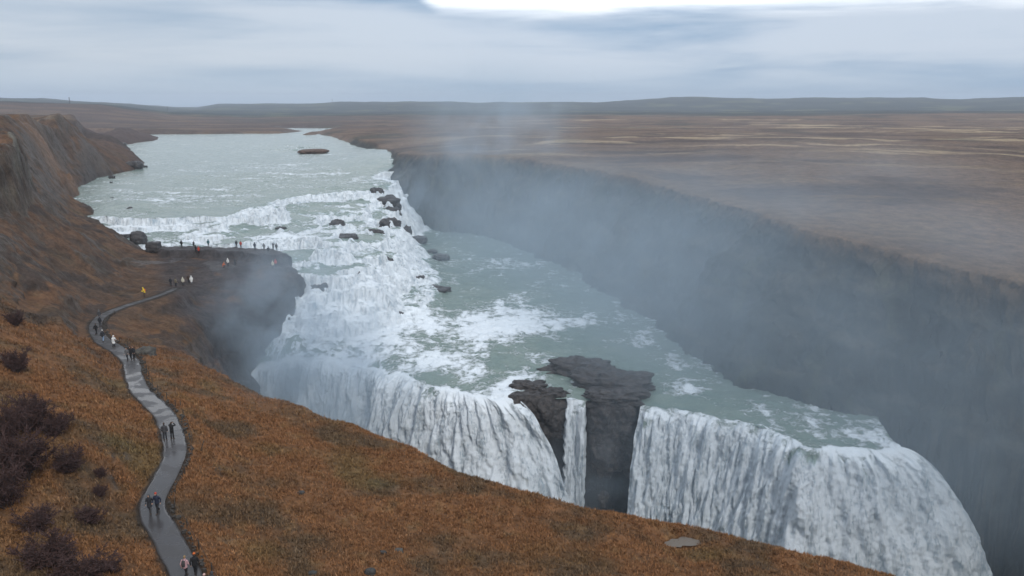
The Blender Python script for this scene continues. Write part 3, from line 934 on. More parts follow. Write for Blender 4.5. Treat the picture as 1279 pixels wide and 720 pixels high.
# ------------------------------------------------------------------ rocks
def rock_mesh(name, size, seed, mat=M_ROCK, sub=4, flat=.0, amp=.28, sc=1.4, boxy=.5, rz=3.0):
    bm = bmesh.new()
    bmesh.ops.create_icosphere(bm, subdivisions=sub, radius=1)
    co = np.array([v.co[:] for v in bm.verts])
    mx = np.abs(co).max(1)[:, None]
    co = co * (1 - boxy) + (co / mx) * boxy * .85
    n = fbm(co[:, 0] * sc + seed, co[:, 1] * sc, co[:, 2] * sc, oct=5, gain=.55)
    rid = np.abs(fbm(co[:, 0] * 2.5 - seed, co[:, 1] * 2.5, co[:, 2] * rz, oct=3))
    co = co * (1 + amp * n - .18 * rid)[:, None]
    co = co * np.array(size)[None]
    for v, p in zip(bm.verts, co):
        v.co = p
    me = bpy.data.meshes.new(name)
    bm.to_mesh(me)
    bm.free()
    me.polygons.foreach_set('use_smooth', np.ones(len(me.polygons), bool))
    me.materials.append(mat)
    return me


def place_rock(name, px, py, L, w, h, dpt, seed, label, group, rot=0, sub=4, cat='rock', sink=.3, **kw):
    x, y, z = P(px, py, L)
    o = link(name, rock_mesh(name, (w / 2, dpt / 2, h * .75), seed, sub=sub, **kw), label=label, cat=cat, group=group)
    o.location = (x, y + dpt * .3, L + h * .25)
    o.rotation_euler = (0, 0, rot)
    return o


# ------------------------------------------------------------------ path, kerb
def ribbon(name, half_l, half_r, dz, mat, camber=0.0, thick=.03):
    p = PC
    tg = np.gradient(p[:, :2], axis=0)
    tg /= np.linalg.norm(tg, axis=1)[:, None]
    nn = np.stack([tg[:, 1], -tg[:, 0]], 1)     # right-hand side
    wl = half_l + .16 * fbm(np.arange(len(p)) / 7, np.zeros(len(p)), oct=3)
    wr = half_r + .10 * fbm(np.arange(len(p)) / 7, np.ones(len(p)) * 5, oct=3)
    tp = np.interp(np.arange(len(p)) / len(p), [0, .62, .80, 1], [1, 1, .72, .5])
    wl, wr = wl * tp, wr * tp
    us = np.linspace(-1, 1, 9)
    vs = []
    for u in us:
        w = np.where(u < 0, wl, wr)
        q2 = p[:, :2] + nn * (u * w)[:, None]
        vs.append(np.c_[q2, p[:, 2] + dz - .0 * u])
    v = np.stack(vs, 1)
    edgeL, edgeR = v[:, :1].copy(), v[:, -1:].copy()
    edgeL[..., 2] -= thick
    edgeR[..., 2] -= thick
    v = np.concatenate([edgeL, v, edgeR], 1)
    f = grid_faces(len(p), v.shape[1])
    return link(name, new_mesh(name, v.reshape(-1, 3), f, mat, smooth_shade=False), kind='structure'), nn


path_o, PN = ribbon('path', 1.05, 1.02, .0, M_PATH)
#<<OBJECTS
# ------------------------------------------------------------------ stone kerb and rope fence on the gorge side of the path
M_STONE = mat_plain('kerb_stone', (.050, .044, .038), .9, .5, 3)
M_POST = mat_plain('weathered_post', (.05, .04, .032), .85)
M_ROPE = mat_plain('rope', (.045, .04, .035), .9)


def tube_mesh(pts, rad, sides=5):
    """verts, faces of one tapered tube through pts"""
    p = np.array(pts, float)
    r = np.broadcast_to(rad, (len(p),)) if np.ndim(rad) else np.full(len(p), rad)
    t = np.gradient(p, axis=0)
    t /= np.linalg.norm(t, axis=1)[:, None] + 1e-12
    ref = np.where(np.abs(t[:, 2:3]) > .9, np.array([[1., 0, 0]]), np.array([[0, 0, 1.]]))
    a = np.cross(t, ref)
    a /= np.linalg.norm(a, axis=1)[:, None] + 1e-12
    b = np.cross(t, a)
    ang = np.linspace(0, 2 * np.pi, sides, endpoint=False)
    v = p[:, None] + (np.cos(ang)[None, :, None] * a[:, None] + np.sin(ang)[None, :, None] * b[:, None]) * r[:, None, None]
    v = v.reshape(-1, 3)
    f = []
    for i in range(len(p) - 1):
        for k in range(sides):
            k2 = (k + 1) % sides
            f.append((i * sides + k, i * sides + k2, (i + 1) * sides + k2, (i + 1) * sides + k))
    return v, f


class Acc:
    def __init__(self):
        self.v, self.f, self.n, self.c = [], [], 0, []

    def add(self, v, f):
        self.v.append(np.asarray(v, float))
        self.f += [tuple(i + self.n for i in q_) for q_ in f]
        self.n += len(v)

    def build(self, name, mat, parent=None, smooth_=True, **kw):
        me = bpy.data.meshes.new(name)
        me.from_pydata(np.concatenate(self.v).tolist(), [], self.f)
        me.polygons.foreach_set('use_smooth', np.full(len(me.polygons), smooth_))
        me.materials.append(mat)
        return link(name, me, parent, **kw)


tg_ = np.gradient(PC[:, :2], axis=0)
tg_ /= np.linalg.norm(tg_, axis=1)[:, None]
RIGHT = np.stack([tg_[:, 1], -tg_[:, 0]], 1)
# low kerb of laid stones (one run of stonework)
acc = Acc()
rs = np.random.default_rng(5)
i = 0
s_end = int(len(PC) * .80)
for i in range(0, s_end):
    for k in range(2):
        if rs.uniform() < .38:
            continue
        f_ = rs.uniform(0, 1)
        base = PC[i] * (1 - f_) + PC[min(i + 1, len(PC) - 1)] * f_
        off = 1.22 + rs.uniform(-.05, .28)
        c0 = np.array([base[0] + RIGHT[i, 0] * off, base[1] + RIGHT[i, 1] * off, base[2] + rs.uniform(-.02, .09)])
        sz = np.array([rs.uniform(.08, .18), rs.uniform(.07, .15), rs.uniform(.06, .13)])
        v = np.array([[x_, y_, z_] for x_ in (-1, 1) for y_ in (-1, 1) for z_ in (-1, 1)], float)
        v = v * sz * rs.uniform(.5, 1.3, (8, 3)) * rs.uniform(.5, 1.3)
        a_ = rs.uniform(0, 3.1)
        v[:, :2] = v[:, :2] @ np.array([[math.cos(a_), -math.sin(a_)], [math.sin(a_), math.cos(a_)]])
        acc.add(v + c0, [(0, 1, 3, 2), (4, 6, 7, 5), (0, 4, 5, 1), (2, 3, 7, 6), (0, 2, 6, 4), (1, 5, 7, 3)])
kerb = acc.build('kerb', M_STONE, smooth_=False, kind='structure')

fence = bpy.data.objects.new('rope_fence', None)
COL.objects.link(fence)
fence['label'] = 'low rope fence on dark posts along the gorge side of the winding path'
fence['category'] = 'fence'
fence.location = tuple(PC[0])
F0 = PC[0].copy()
tops = []
for i in range(6, s_end, 7):
    p = np.array([PC[i, 0] + RIGHT[i, 0] * 1.6, PC[i, 1] + RIGHT[i, 1] * 1.6, PC[i, 2]])
    p[2] = max(float(interp_land(p[0:1], p[1:2])[0]), PC[i, 2] - .1)
    tops.append(p + np.array([0, 0, .72]))
    a_ = Acc()
    v, f = tube_mesh([p - F0 + [0, 0, -.3], p - F0 + [0, 0, .5], p - F0 + [.02, 0, .82]], [.045, .042, .035], 6)
    f.append(tuple(range(12, 18)))
    a_.add(v, f)
    a_.build('post', M_POST, fence)
rp = []
for a, b in zip(tops[:-1], tops[1:]):
    for k in range(6):
        t = k / 6
        rp.append(a * (1 - t) + b * t + np.array([0, 0, -.5 * t * (1 - t)]) - F0)
a_ = Acc()
a_.add(*tube_mesh(rp, .016, 5))
a_.build('rope', M_ROPE, fence)

# lone marker stakes
def stake(px, py, L, h, lean, label):
    x, y, _ = P(px, py, L)
    z = float(interp_land(np.array([x]), np.array([y]))[0])
    a_ = Acc()
    v, f = tube_mesh([(0, 0, -.3), (lean * .5, 0, h * .5), (lean, 0, h)], [.05, .045, .04], 6)
    f.append(tuple(range(12, 18)))
    a_.add(v, f)
    o = a_.build('marker_stake', M_POST, label=label, cat='stake')
    o.location = (x, y, z)


stake(251, 572, -32.9, 1.1, .45, 'dark stake leaning to the right in the grass beside the path bend')
stake(226, 511, -32.6, .7, 0, 'short dark upright stake standing in the grass above the path bend')

# ------------------------------------------------------------------ grass
gv, gf, gc = [], [], []
rs = np.random.default_rng(3)
M_GRASS = mat_attr('dry_grass')
cand = 420000
rad = np.sqrt(rs.uniform(38 ** 2, 128 ** 2, cand))
rad = np.where(rs.uniform(0, 1, cand) < .55, rs.uniform(38, 95, cand), rad)
ang = np.radians(rs.uniform(-36, 34, cand))
gx_, gy_ = rad * np.sin(ang), rad * np.cos(ang)
iz = np.interp(rad, rr, np.arange(NR)).astype(int) * NC + np.interp(ang, az, np.arange(NC)).astype(int)
pd2, _, _ = chunked(pathdist, cand, gx_, gy_)
dens = .25 + .9 * smooth(-.3, .4, fbm(gx_ / 3, gy_ / 3, oct=3))
okm = (zone[iz] == 0) & (dW[iz] < 3) & (SL[iz] < 1.3) & (pd2 > 1.22 + .25 * rs.uniform(0, 1, cand)) & (rs.uniform(0, 1, cand) < dens) & (outc[iz] < .4) & (rk[iz] < .5)
gx_, gy_, rad = gx_[okm][:120000], gy_[okm][:120000], rad[okm][:120000]
gz_ = interp_land(gx_, gy_)
base_c = c[iz[okm][:120000]]
nb = 4
k = len(gx_)
tone = rs.uniform(.7, 1.5, (k, 1))
tint = np.where(rs.uniform(0, 1, (k, 1)) < .25, np.array([[1.25, 1.35, 1.5]]), np.array([[1., 1., 1.]]))
gcol = np.clip(base_c * tone * tint, 0, .5)
hh_ = rs.uniform(.10, .30, k) * np.clip(.6 + rad / 160, 0, 1.3)
vs = np.zeros((k, nb, 3, 3))
for j in range(nb):
    a_ = rs.uniform(0, 2 * np.pi, k)
    ln_ = rs.uniform(.05, .28, k)
    bx, by = gx_ + rs.uniform(-.14, .14, k), gy_ + rs.uniform(-.14, .14, k)
    wdt = rs.uniform(.03, .075, k)
    ca_, sa_ = np.cos(a_), np.sin(a_)
    vs[:, j, 0] = np.stack([bx - sa_ * wdt, by + ca_ * wdt, gz_ - .05], 1)
    vs[:, j, 1] = np.stack([bx + sa_ * wdt, by - ca_ * wdt, gz_ - .05], 1)
    vs[:, j, 2] = np.stack([bx + ca_ * ln_, by + sa_ * ln_ - .03, gz_ + hh_ * rs.uniform(.6, 1.2, k)], 1)
gvv = vs.reshape(-1, 3)
gff = np.arange(len(gvv)).reshape(-1, 3)
link('grass', new_mesh('grass', gvv, gff, M_GRASS, {'tone': ('COLOR', np.repeat(gcol, nb * 3, axis=0))}, smooth_shade=False), kind='stuff')

# ------------------------------------------------------------------ shrubs
M_TWIG = mat_plain('bare_twigs', (.060, .031, .028), .9, .4, 2)
M_STEM = mat_plain('shrub_stems', (.045, .028, .024), .9, .3, 2)


def shrub_meshes(seed, n_stem=24, n_br=12, n_tw=13):
    r_ = np.random.default_rng(seed)
    stems, twigs = Acc(), Acc()
    for i in range(n_stem):
        a0 = r_.uniform(0, 2 * np.pi)
        lean = r_.uniform(.15, 1.15)
        L0 = r_.uniform(.55, 1.0)
        dirv = np.array([math.cos(a0) * lean, math.sin(a0) * lean, 1.0])
        dirv /= np.linalg.norm(dirv)
        b0 = np.array([r_.uniform(-.12, .12), r_.uniform(-.12, .12), -.05])
        pts = [b0]
        for k_ in range(4):
            pts.append(pts[-1] + dirv * L0 / 4 + r_.normal(0, .025, 3))
        stems.add(*tube_mesh(pts, np.linspace(.018, .006, 5), 4))
        pts = np.array(pts)
        for j in range(n_br):
            t = r_.uniform(.25, 1)
            q_ = pts[int(t * 3.99)] * (1 - (t * 4 % 1)) + pts[min(4, int(t * 3.99) + 1)] * (t * 4 % 1)
            d2_ = dirv * .55 + r_.normal(0, .55, 3)
            d2_[2] = abs(d2_[2]) * .8 + .1
            d2_ /= np.linalg.norm(d2_)
            l2 = r_.uniform(.15, .38)
            e = q_ + d2_ * l2
            mid_ = (q_ + e) / 2 + r_.normal(0, .02, 3)
            twigs.add(*tube_mesh([q_, mid_, e], [.008, .006, .004], 3))
            for m_ in range(n_tw):
                t2 = r_.uniform(.2, 1)
                q3 = q_ * (1 - t2) + e * t2
                d3_ = d2_ * .5 + r_.normal(0, .6, 3)
                d3_ /= np.linalg.norm(d3_)
                l3 = r_.uniform(.06, .17)
                w3 = .010
                side_ = np.cross(d3_, r_.normal(size=3))
                side_ /= np.linalg.norm(side_)
                twigs.add([q3 - side_ * w3, q3 + side_ * w3, q3 + d3_ * l3 * .6 + side_ * w3, q3 + d3_ * l3], [(0, 1, 2, 3)])
    return stems, twigs


SHR = []
for sd in (1, 2, 3):
    st_, tw_ = shrub_meshes(sd)
    root = bpy.data.objects.new('bare_shrub', None)
    COL.objects.link(root)
    st_.build('stems', M_STEM, root)
    tw_.build('twigs', M_TWIG, root, smooth_=False)
    SHR.append([root, False])


def place_copy(src, loc, rz, scale, label, group):
    root, used = src
    if not used:
        o = root
        src[1] = True
    else:
        o = root.copy()
        COL.objects.link(o)
        for ch in list(root.children):
            c_ = ch.copy()
            COL.objects.link(c_)
            c_.parent = o
    o.location = loc
    o.rotation_euler = (0, 0, rz)
    o.scale = scale
    o['label'] = label
    o['category'] = 'shrub'
    if group:
        o['group'] = group
    return o


def ground_at(px, py, d0=30., d1=400.):
    """first place where the sight line through that pixel meets the land"""
    ds = np.geomspace(d0, d1, 3000)
    a, b, c0 = ray(px, py)
    zl = interp_land(a * ds, b * ds)
    hit = np.where(zl >= c0 * ds)[0]
    k_ = hit[0] if len(hit) else len(ds) - 1
    return a * ds[k_], b * ds[k_], float(zl[k_]), ds[k_]


shr = [  # px, base py, width px, height px, label
    (22, 466, 40, 34, 'small dark bare shrub highest up at the left edge of the hillside'),
    (20, 408, 26, 22, 'grey mossy shrub beside the dark outcrop at the left edge'),
    (38, 540, 70, 52, 'bare dark shrub just above the large thicket at the left edge'),
    (68, 545, 46, 36, 'rounded dark shrub bulging out to the right of the thicket'),
    (4, 560, 60, 60, 'tall purple-brown shrub against the left edge of the photo'),
    (30, 596, 90, 66, 'broad dark shrub forming the middle of the left thicket'),
    (8, 632, 80, 60, 'dense dark shrub at the left edge under the broad one'),
    (88, 590, 52, 34, 'thin brown shrub in open grass right of the thicket'),
    (127, 597, 20, 16, 'tiny dark shrub alone in orange grass, the upper of two'),
    (124, 622, 22, 18, 'tiny dark shrub alone in orange grass, the lower of two'),
    (112, 654, 46, 22, 'low wide dark shrub in orange grass left of the walking couple'),
    (46, 664, 60, 34, 'loose dark shrub between the thicket and the bottom clump'),
    (62, 706, 84, 50, 'large wine-dark shrub near the bottom left corner'),
    (100, 728, 90, 44, 'wide wine-dark shrub cut by the bottom edge of the photo'),
    (140, 716, 40, 22, 'low reddish shrub at the bottom edge nearest the path')]
for i, (px, py, wp, hp, lab) in enumerate(shr):
    x, y, z, dep = ground_at(px, py)
    wm, hm = wp * dep / F_PX * .62, hp * dep / F_PX * 1.0
    place_copy(SHR[i % 3], (x, y, z - .05), i * 1.3, (wm, wm, max(hm, .4)), lab, 'bare shrubs on the hillside')

# ------------------------------------------------------------------ rocks in and by the river
M_GREYROCK = mat_rock('mossy_boulder', (.05, .048, .045), (.14, .13, .11), .8)
G1 = 'boulders in the upper river'
place_rock('boulder', 139, 223.5, -31.9, 2.6, 1.6, 2.2, 1, 'small dark boulder in the river off the left bank bay', G1)
place_rock('boulder', 138.5, 229, -31.9, 1.2, .7, 1.2, 2, 'tiny dark rock just below the boulder in the left bay', G1, sub=3)
place_rock('boulder', 139, 249.5, -32.0, 1.5, .9, 1.4, 3, 'small dark boulder in the rapids, upper of two above the falls', G1, sub=3)
place_rock('boulder', 161.5, 262.5, -32.1, 1.8, 1.0, 1.6, 4, 'small dark boulder in the rapids just above the first ledge', G1, sub=3)
place_rock('boulder', 181, 209, -31.8, 2.2, .9, 2, 5, 'low dark rock in the river off the tip of the outcrop', G1, sub=3)
place_rock('boulder', 94, 253.5, -31.9, 1.6, .9, 1.6, 6, 'low rock at the water edge under the left bank', G1, sub=3)
place_rock('boulder', 151, 185.5, -31.8, 1.8, .9, 2, 7, 'tiny rock off the farthest point of the left bank', G1, sub=3)
place_rock('outcrop', 153, 206, -31.6, 9, 6, 8, 11, 'dark jagged outcrop reaching into the river from the left bank', 'outcrops on the left bank')
place_rock('outcrop', 166, 211, -31.6, 8.5, 4, 7, 12, 'dark outer end of the rocky point on the left bank', 'outcrops on the left bank')
place_rock('outcrop', 152, 182.5, -31.6, 6, 2.6, 6, 13, 'low dark rocky tip at the far point of the left bank', 'outcrops on the left bank', sub=3)
G2 = 'boulders beside the viewing platform'
place_rock('boulder', 170, 303, -35.6, 4.6, 3.1, 4, 21, 'large rounded grey boulder at the foot of the first ledge', G2, rot=.3, boxy=.2, amp=.12)
place_rock('boulder', 190, 312.5, -35.2, 3.9, 2.2, 3, 22, 'dark square boulder at the inner end of the platform', G2, boxy=.8, amp=.1)
place_rock('boulder', 157, 298, -35.5, 2.2, 1.2, 2, 23, 'low wet rock between the bank and the rounded boulder', G2, sub=3)
place_rock('boulder', 179, 452, -34.4, 3.1, 1.9, 2.6, 24, 'brown mossy boulder on the slope right of the group on the path', None, mat=M_GREYROCK, boxy=.35)
G3 = 'dark rocks showing through the cascade'
casc = [(421, 293, -36.8, 5.0, 4.2, 'upright dark rock splitting the middle of the cascade'), (434, 301, -37.3, 5.6, 1.8, 'low dark rock beside the upright one in the cascade'),
        (467, 299, -38.6, 5.2, 2.9, 'dark block rock in the cascade left of the outer drop'), (470, 245, -34.3, 5.2, 3.4, 'rounded wet rock near the top of the cascade'),
        (484, 260, -37.0, 9.5, 4.2, 'largest dark rock along the upper edge of the cascade'), (490, 270, -39.5, 6.0, 3.2, 'dark rock under the largest one on the cascade edge'),
        (486, 285, -40, 8, 3.2, 'long dark rock in the cascade above the outer foot'), (507, 298, -45.8, 4.5, 4.4, 'reddish dark rock at the outer foot of the cascade'),
        (521, 304, -47.8, 9, 2.2, 'low flat rock reaching into the lower pool'), (551, 324, -47.8, 7, 1.3, 'flat dark rock awash in the lower pool'),
        (540, 316, -47.9, 4, .9, 'tiny rock awash behind the flat one in the pool'),
        (438, 352, -41.2, 5.5, 2.6, 'dark rock in the white water right of the platform cliff'), (479, 331, -41.5, 5, 2, 'wet grey rock in the middle of the lower cascade'),
        (520, 350, -46, 4, 1.3, 'dark rock where the cascade meets the pool'), (543, 367, -47.8, 7.5, 1.6, 'long dark rock at the edge of the white water tongue'),
        (398, 380, -43, 4, 5, 'wet brown rock against the foot of the platform cliff'),
        (462, 402, -47, 4.2, 1.7, 'first dark rock in the foaming run below the cliff'), (485, 384, -46.3, 4.5, 1.6, 'dark rock in the foaming run, highest of the group'),
        (492, 396, -47.2, 3.4, 1.2, 'small dark rock in the foaming run, right end of the group'), (450, 393, -46.4, 3.4, 1.2, 'small dark rock in the foaming run nearest the cliff'),
        (350, 290, -35.4, 3.4, 1.6, 'wet rock showing in the white water behind the platform')]
for i, (px, py, L, w_, h_, lab) in enumerate(casc):
    place_rock('cascade_rock', px, py, L - .24 * h_, w_ * 1.1, h_, w_ * .8, 40 + i, lab, G3, rot=.2 * i, sub=4, boxy=.4, amp=.34)
place_rock('river_island', 388, 191.5, -31.9, 21, 2.4, 26, 71, 'small low brown island in the upper river', None, mat=mat_rock('island_heath', (.07, .045, .035), (.15, .095, .07), .95), cat='island', boxy=.2, amp=.15)


# the rock that splits the lower falls: cliff, cap and side shoulder make one mass
def cliff_block(acc, cx0, cx1, front, back, ztop, zbot, seed, nx_=90, nz_=130, topn=50):
    """rounded wall with a rough top: a grid wrapped over the front, the top and down the back"""
    xs = np.linspace(0, 1, nx_)
    prof = []
    for t in np.linspace(0, 1, nz_):
        prof.append((0, zbot + (ztop - zbot) * t))
    for t in np.linspace(0, 1, topn)[1:]:
        prof.append((t, ztop))
    for t in np.linspace(0, 1, 20)[1:]:
        prof.append((1, ztop - t * 6))
    V_, n_ = [], len(prof)
    U, K = np.meshgrid(xs, np.arange(n_))
    dy_ = np.array([p[0] for p in prof])[K]
    zz_ = np.array([p[1] for p in prof])[K]
    x0 = cx0[0] * (1 - U) + cx1[0] * U
    y0 = cx0[1] * (1 - U) + cx1[1] * U
    edge = (1 - np.abs(2 * U - 1) ** 5)
    yf = y0 - front * edge + dy_ * (back + front) * 1.0 + (1 - edge) * 1.0
    corner = smooth(1.8, 0, ztop - zz_) * (1 - dy_)
    yf = yf + corner * smooth(.3, 0, dy_) * .9
    xx = x0 + 0
    zz2 = zz_ - (1 - edge) * 1.2 * (zz_ > zbot + 5)
    a1 = fbm(xx.ravel() / 3.2 + seed, yf.ravel() / 3.2, zz2.ravel() / 5.0, oct=5).reshape(xx.shape)
    a2 = fbm(xx.ravel() / 1.1 + seed, yf.ravel() / 1.1, zz2.ravel() / 1.6, oct=3).reshape(xx.shape)
    yf = yf - (a1 * 1.3 + a2 * .3)
    zz2 = zz2 + np.where(dy_ > .02, a1 * .5 + a2 * .2, 0)
    xx = xx + a2 * .3
    acc.add(np.stack([xx.ravel(), yf.ravel(), zz2.ravel()], 1), [tuple(r_) for r_ in grid_faces(n_, nx_).tolist()])


isl = bpy.data.objects.new('split_rock', None)
COL.objects.link(isl)
isl['label'] = 'big dark basalt rock that splits the lower falls in two'
isl['category'] = 'rock'
ic = P(730, 505, -50)
isl.location = (ic[0], ic[1], -74)
M_CLIFF = mat_rock('gorge_basalt', (.026, .024, .025), (.085, .074, .070), .6)


def isl_part(name, parts, mat=M_CLIFF):
    a_ = Acc()
    for kw in parts:
        cliff_block(a_, **kw)
    v = np.concatenate(a_.v) - np.array([ic[0], ic[1], -74])
    a_.v = [v]
    return a_.build(name, mat, isl)


isl_part('cliff_face', [dict(cx0=P(628, 500, -50), cx1=P(716, 499, -50), front=.4, back=4.2, ztop=-49.35, zbot=-75, seed=3),
                        dict(cx0=P(733, 501, -50), cx1=P(803, 501, -50), front=1.9, back=5.0, ztop=-49.5, zbot=-75, seed=8),
                        dict(cx0=P(706, 503, -50), cx1=P(742, 503, -50), front=-2.6, back=3.5, ztop=-50.9, zbot=-75, seed=13, nx_=40)])
for (px, py, w_, dp_, h_, sd, rot_) in [(722, 467, 14, 7.5, 4.6, 5, .0), (768, 484, 15, 10, 5.0, 9, -.45), (745, 474, 10, 8, 4.4, 14, -.2), (768, 500, 10.5, 6, 3.2, 31, -.1), (660, 487, 7.5, 4.2, 2.2, 17, -.1), (690, 494, 5.5, 3.0, 1.9, 27, 0)]:
    x, y, z = P(px, py, -49.9)
    me = rock_mesh('top_boulder', (w_ / 2, dp_ / 2, h_ / 2), sd, M_CLIFF, sub=5, amp=.34, sc=1.9, boxy=.35, rz=2.0)
    o = link('top_boulder', me, isl)
    o.location = (x - ic[0], y - ic[1] + .6, z + 74 + h_ * .05)
    o.rotation_euler = (0, 0, rot_)

# stones lying in the grass of the near slope
M_DARKST = mat_rock('field_stone', (.028, .027, .026), (.09, .085, .08), .85)
for i, (px, py, w_, lab) in enumerate([(498, 690, .9, 'pale flat stone in a dark patch of the near grass slope'), (478, 692, .7, 'dark stone just left of the pale flat one in the grass'),
                                       (462, 716, 1.0, 'dark stone at the bottom edge of the grass slope, right of two'), (390, 718, .8, 'dark stone at the bottom edge of the grass slope, left of two'),
                                       (376, 617, .8, 'dark stone alone in the upper part of the near slope')]):
    x, y, z, dep = ground_at(px, py)
    me = rock_mesh('field_stone', (w_ / 2, w_ * .4, w_ * .3), 80 + i, M_GREYROCK if i == 0 else M_DARKST, sub=3, amp=.2)
    o = link('field_stone', me, label=lab, cat='stone', group='stones in the near grass')
    o.location = (x, y, z + .05)

# small pond on the near slope
x, y = POND[:2]
r_ = np.linspace(0, 2 * np.pi, 48, endpoint=False)
pw = 1.0 + .30 * np.sin(2 * r_ + .5) + .22 * np.sin(3 * r_ + 2) + .12 * np.sin(5 * r_ + 1) + .08 * np.sin(9 * r_)
pv = [(0, 0, 0)] + [(1.75 * pw[i] * math.cos(r_[i]) + .5 * math.sin(r_[i]), 1.15 * pw[i] * math.sin(r_[i]), 0) for i in range(48)]
mp = bpy.data.meshes.new('pond')
mp.from_pydata(pv, [], [(0, i + 1, (i + 1) % 48 + 1) for i in range(48)])
M_POND, ntp, outp = nodes('still_pond')
bp = N(ntp, 'ShaderNodeBsdfPrincipled')
bp.inputs['Base Color'].default_value = (.15, .125, .10, 1)
bp.inputs['Roughness'].default_value = .3
bp.inputs['Specular IOR Level'].default_value = .25
L_(ntp, bp.outputs[0], outp.inputs['Surface'])
mp.materials.append(M_POND)
pond = link('pond', mp, kind='structure')
pr = []
for qv in pv[1:]:
    pr.append(float(interp_land(np.array([x + qv[0]]), np.array([y + qv[1]]))[0]))
pond.location = (x, y, POND_Z - .14)

# ------------------------------------------------------------------ masts on the far skyline
M_STEEL = mat_plain('dull_steel', (.10, .10, .11), .7)
for px, pyb, dep, hpx, lab in [(87, 128.5, 1500, 8, 'thin lattice mast on the far left skyline'), (209, 132.5, 2600, 6, 'faint distant mast on the skyline, second from the left'),
                               (415, 128.5, 4300, 5, 'faintest mast on the far hill left of the mist')]:
    x, y, z = D(px, pyb, dep)
    z = float(interp_land(np.array([x]), np.array([y]))[0])
    h_ = hpx * dep / F_PX
    root = bpy.data.objects.new('mast', None)
    COL.objects.link(root)
    root.location = (x, y, z)
    root['label'], root['category'], root['group'] = lab, 'mast', 'masts on the skyline'
    w_ = h_ * .05
    a_ = Acc()
    for sx, sy in ((-1, -1), (1, -1), (1, 1), (-1, 1)):
        a_.add(*tube_mesh([(sx * w_, sy * w_, -2), (sx * w_ * .4, sy * w_ * .4, h_)], h_ * .012, 4))
    for k_ in range(8):
        t0_, t1_ = k_ / 8, (k_ + 1) / 8
        for s_ in (-1, 1):
            a_.add(*tube_mesh([(-w_ * (1 - .6 * t0_), s_ * w_ * (1 - .6 * t0_), h_ * t0_), (w_ * (1 - .6 * t1_), s_ * w_ * (1 - .6 * t1_), h_ * t1_)], h_ * .006, 3))
    a_.build('lattice', M_STEEL, root)
    a_ = Acc()
    a_.add(*tube_mesh([(-h_ * .12, 0, h_ * .86), (h_ * .12, 0, h_ * .86)], h_ * .015, 4))
    a_.build('crossarm', M_STEEL, root)


# ------------------------------------------------------------------ people
def ring_tube(acc, pts, rads, sides=14, flat=1.0, axis=None):
    p = np.array(pts, float)
    r = np.array(rads, float)
    if r.ndim == 1:
        r = np.stack([r, r], 1)
    t = np.gradient(p, axis=0)
    t /= np.linalg.norm(t, axis=1)[:, None] + 1e-12
    ref = np.where(np.abs(t[:, 2:3]) > .75, np.array([[0, 1., 0]]), np.array([[0, 0, 1.]]))
    b = np.cross(t, ref)                      # sideways
    b /= np.linalg.norm(b, axis=1)[:, None] + 1e-12
    a = np.cross(b, t)
    # round end caps
    P_, R_ = [p[0] - t[0] * r[0].mean() * .9, p[0] - t[0] * r[0].mean() * .55], [r[0] * .15, r[0] * .78]
    idx = [0, 0]
    for i in range(len(p)):
        P_.append(p[i]); R_.append(r[i]); idx.append(i)
    P_ += [p[-1] + t[-1] * r[-1].mean() * .55, p[-1] + t[-1] * r[-1].mean() * .9]
    R_ += [r[-1] * .78, r[-1] * .15]
    idx += [len(p) - 1] * 2
    ang_ = np.linspace(0, 2 * np.pi, sides, endpoint=False)
    v = []
    for P1, R1, k_ in zip(P_, R_, idx):
        for g in ang_:
            v.append(P1 + b[k_] * math.cos(g) * R1[0] + a[k_] * math.sin(g) * R1[1])
    f = []
    m = len(P_)
    for i in range(m - 1):
        for k_ in range(sides):
            k2 = (k_ + 1) % sides
            f.append((i * sides + k_, i * sides + k2, (i + 1) * sides + k2, (i + 1) * sides + k_))
    f.append(tuple(range(sides))[::-1])
    f.append(tuple(range((m - 1) * sides, m * sides)))
    acc.add(v, f)


def blob(acc, c0, r3):
    bm = bmesh.new()
    bmesh.ops.create_icosphere(bm, subdivisions=3, radius=1)
    acc.add([(v.co.x * r3[0] + c0[0], v.co.y * r3[1] + c0[1], v.co.z * r3[2] + c0[2]) for v in bm.verts], [tuple(v.index for v in f.verts) for f in bm.faces])
    bm.free()


def remesh(acc, name, vox):
    me = bpy.data.meshes.new(name + '_raw')
    me.from_pydata(np.concatenate(acc.v).tolist(), [], acc.f)
    o = bpy.data.objects.new('tmp', me)
    COL.objects.link(o)
    md = o.modifiers.new('r', 'REMESH')
    md.mode = 'VOXEL'
    md.voxel_size = vox
    md.use_smooth_shade = True
    sm = o.modifiers.new('s', 'SMOOTH')
    sm.iterations = 2
    sm.factor = .4
    dg = bpy.context.evaluated_depsgraph_get()
    out = bpy.data.meshes.new_from_object(o.evaluated_get(dg))
    out.name = name
    bpy.data.objects.remove(o)
    bpy.data.meshes.remove(me)
    return out


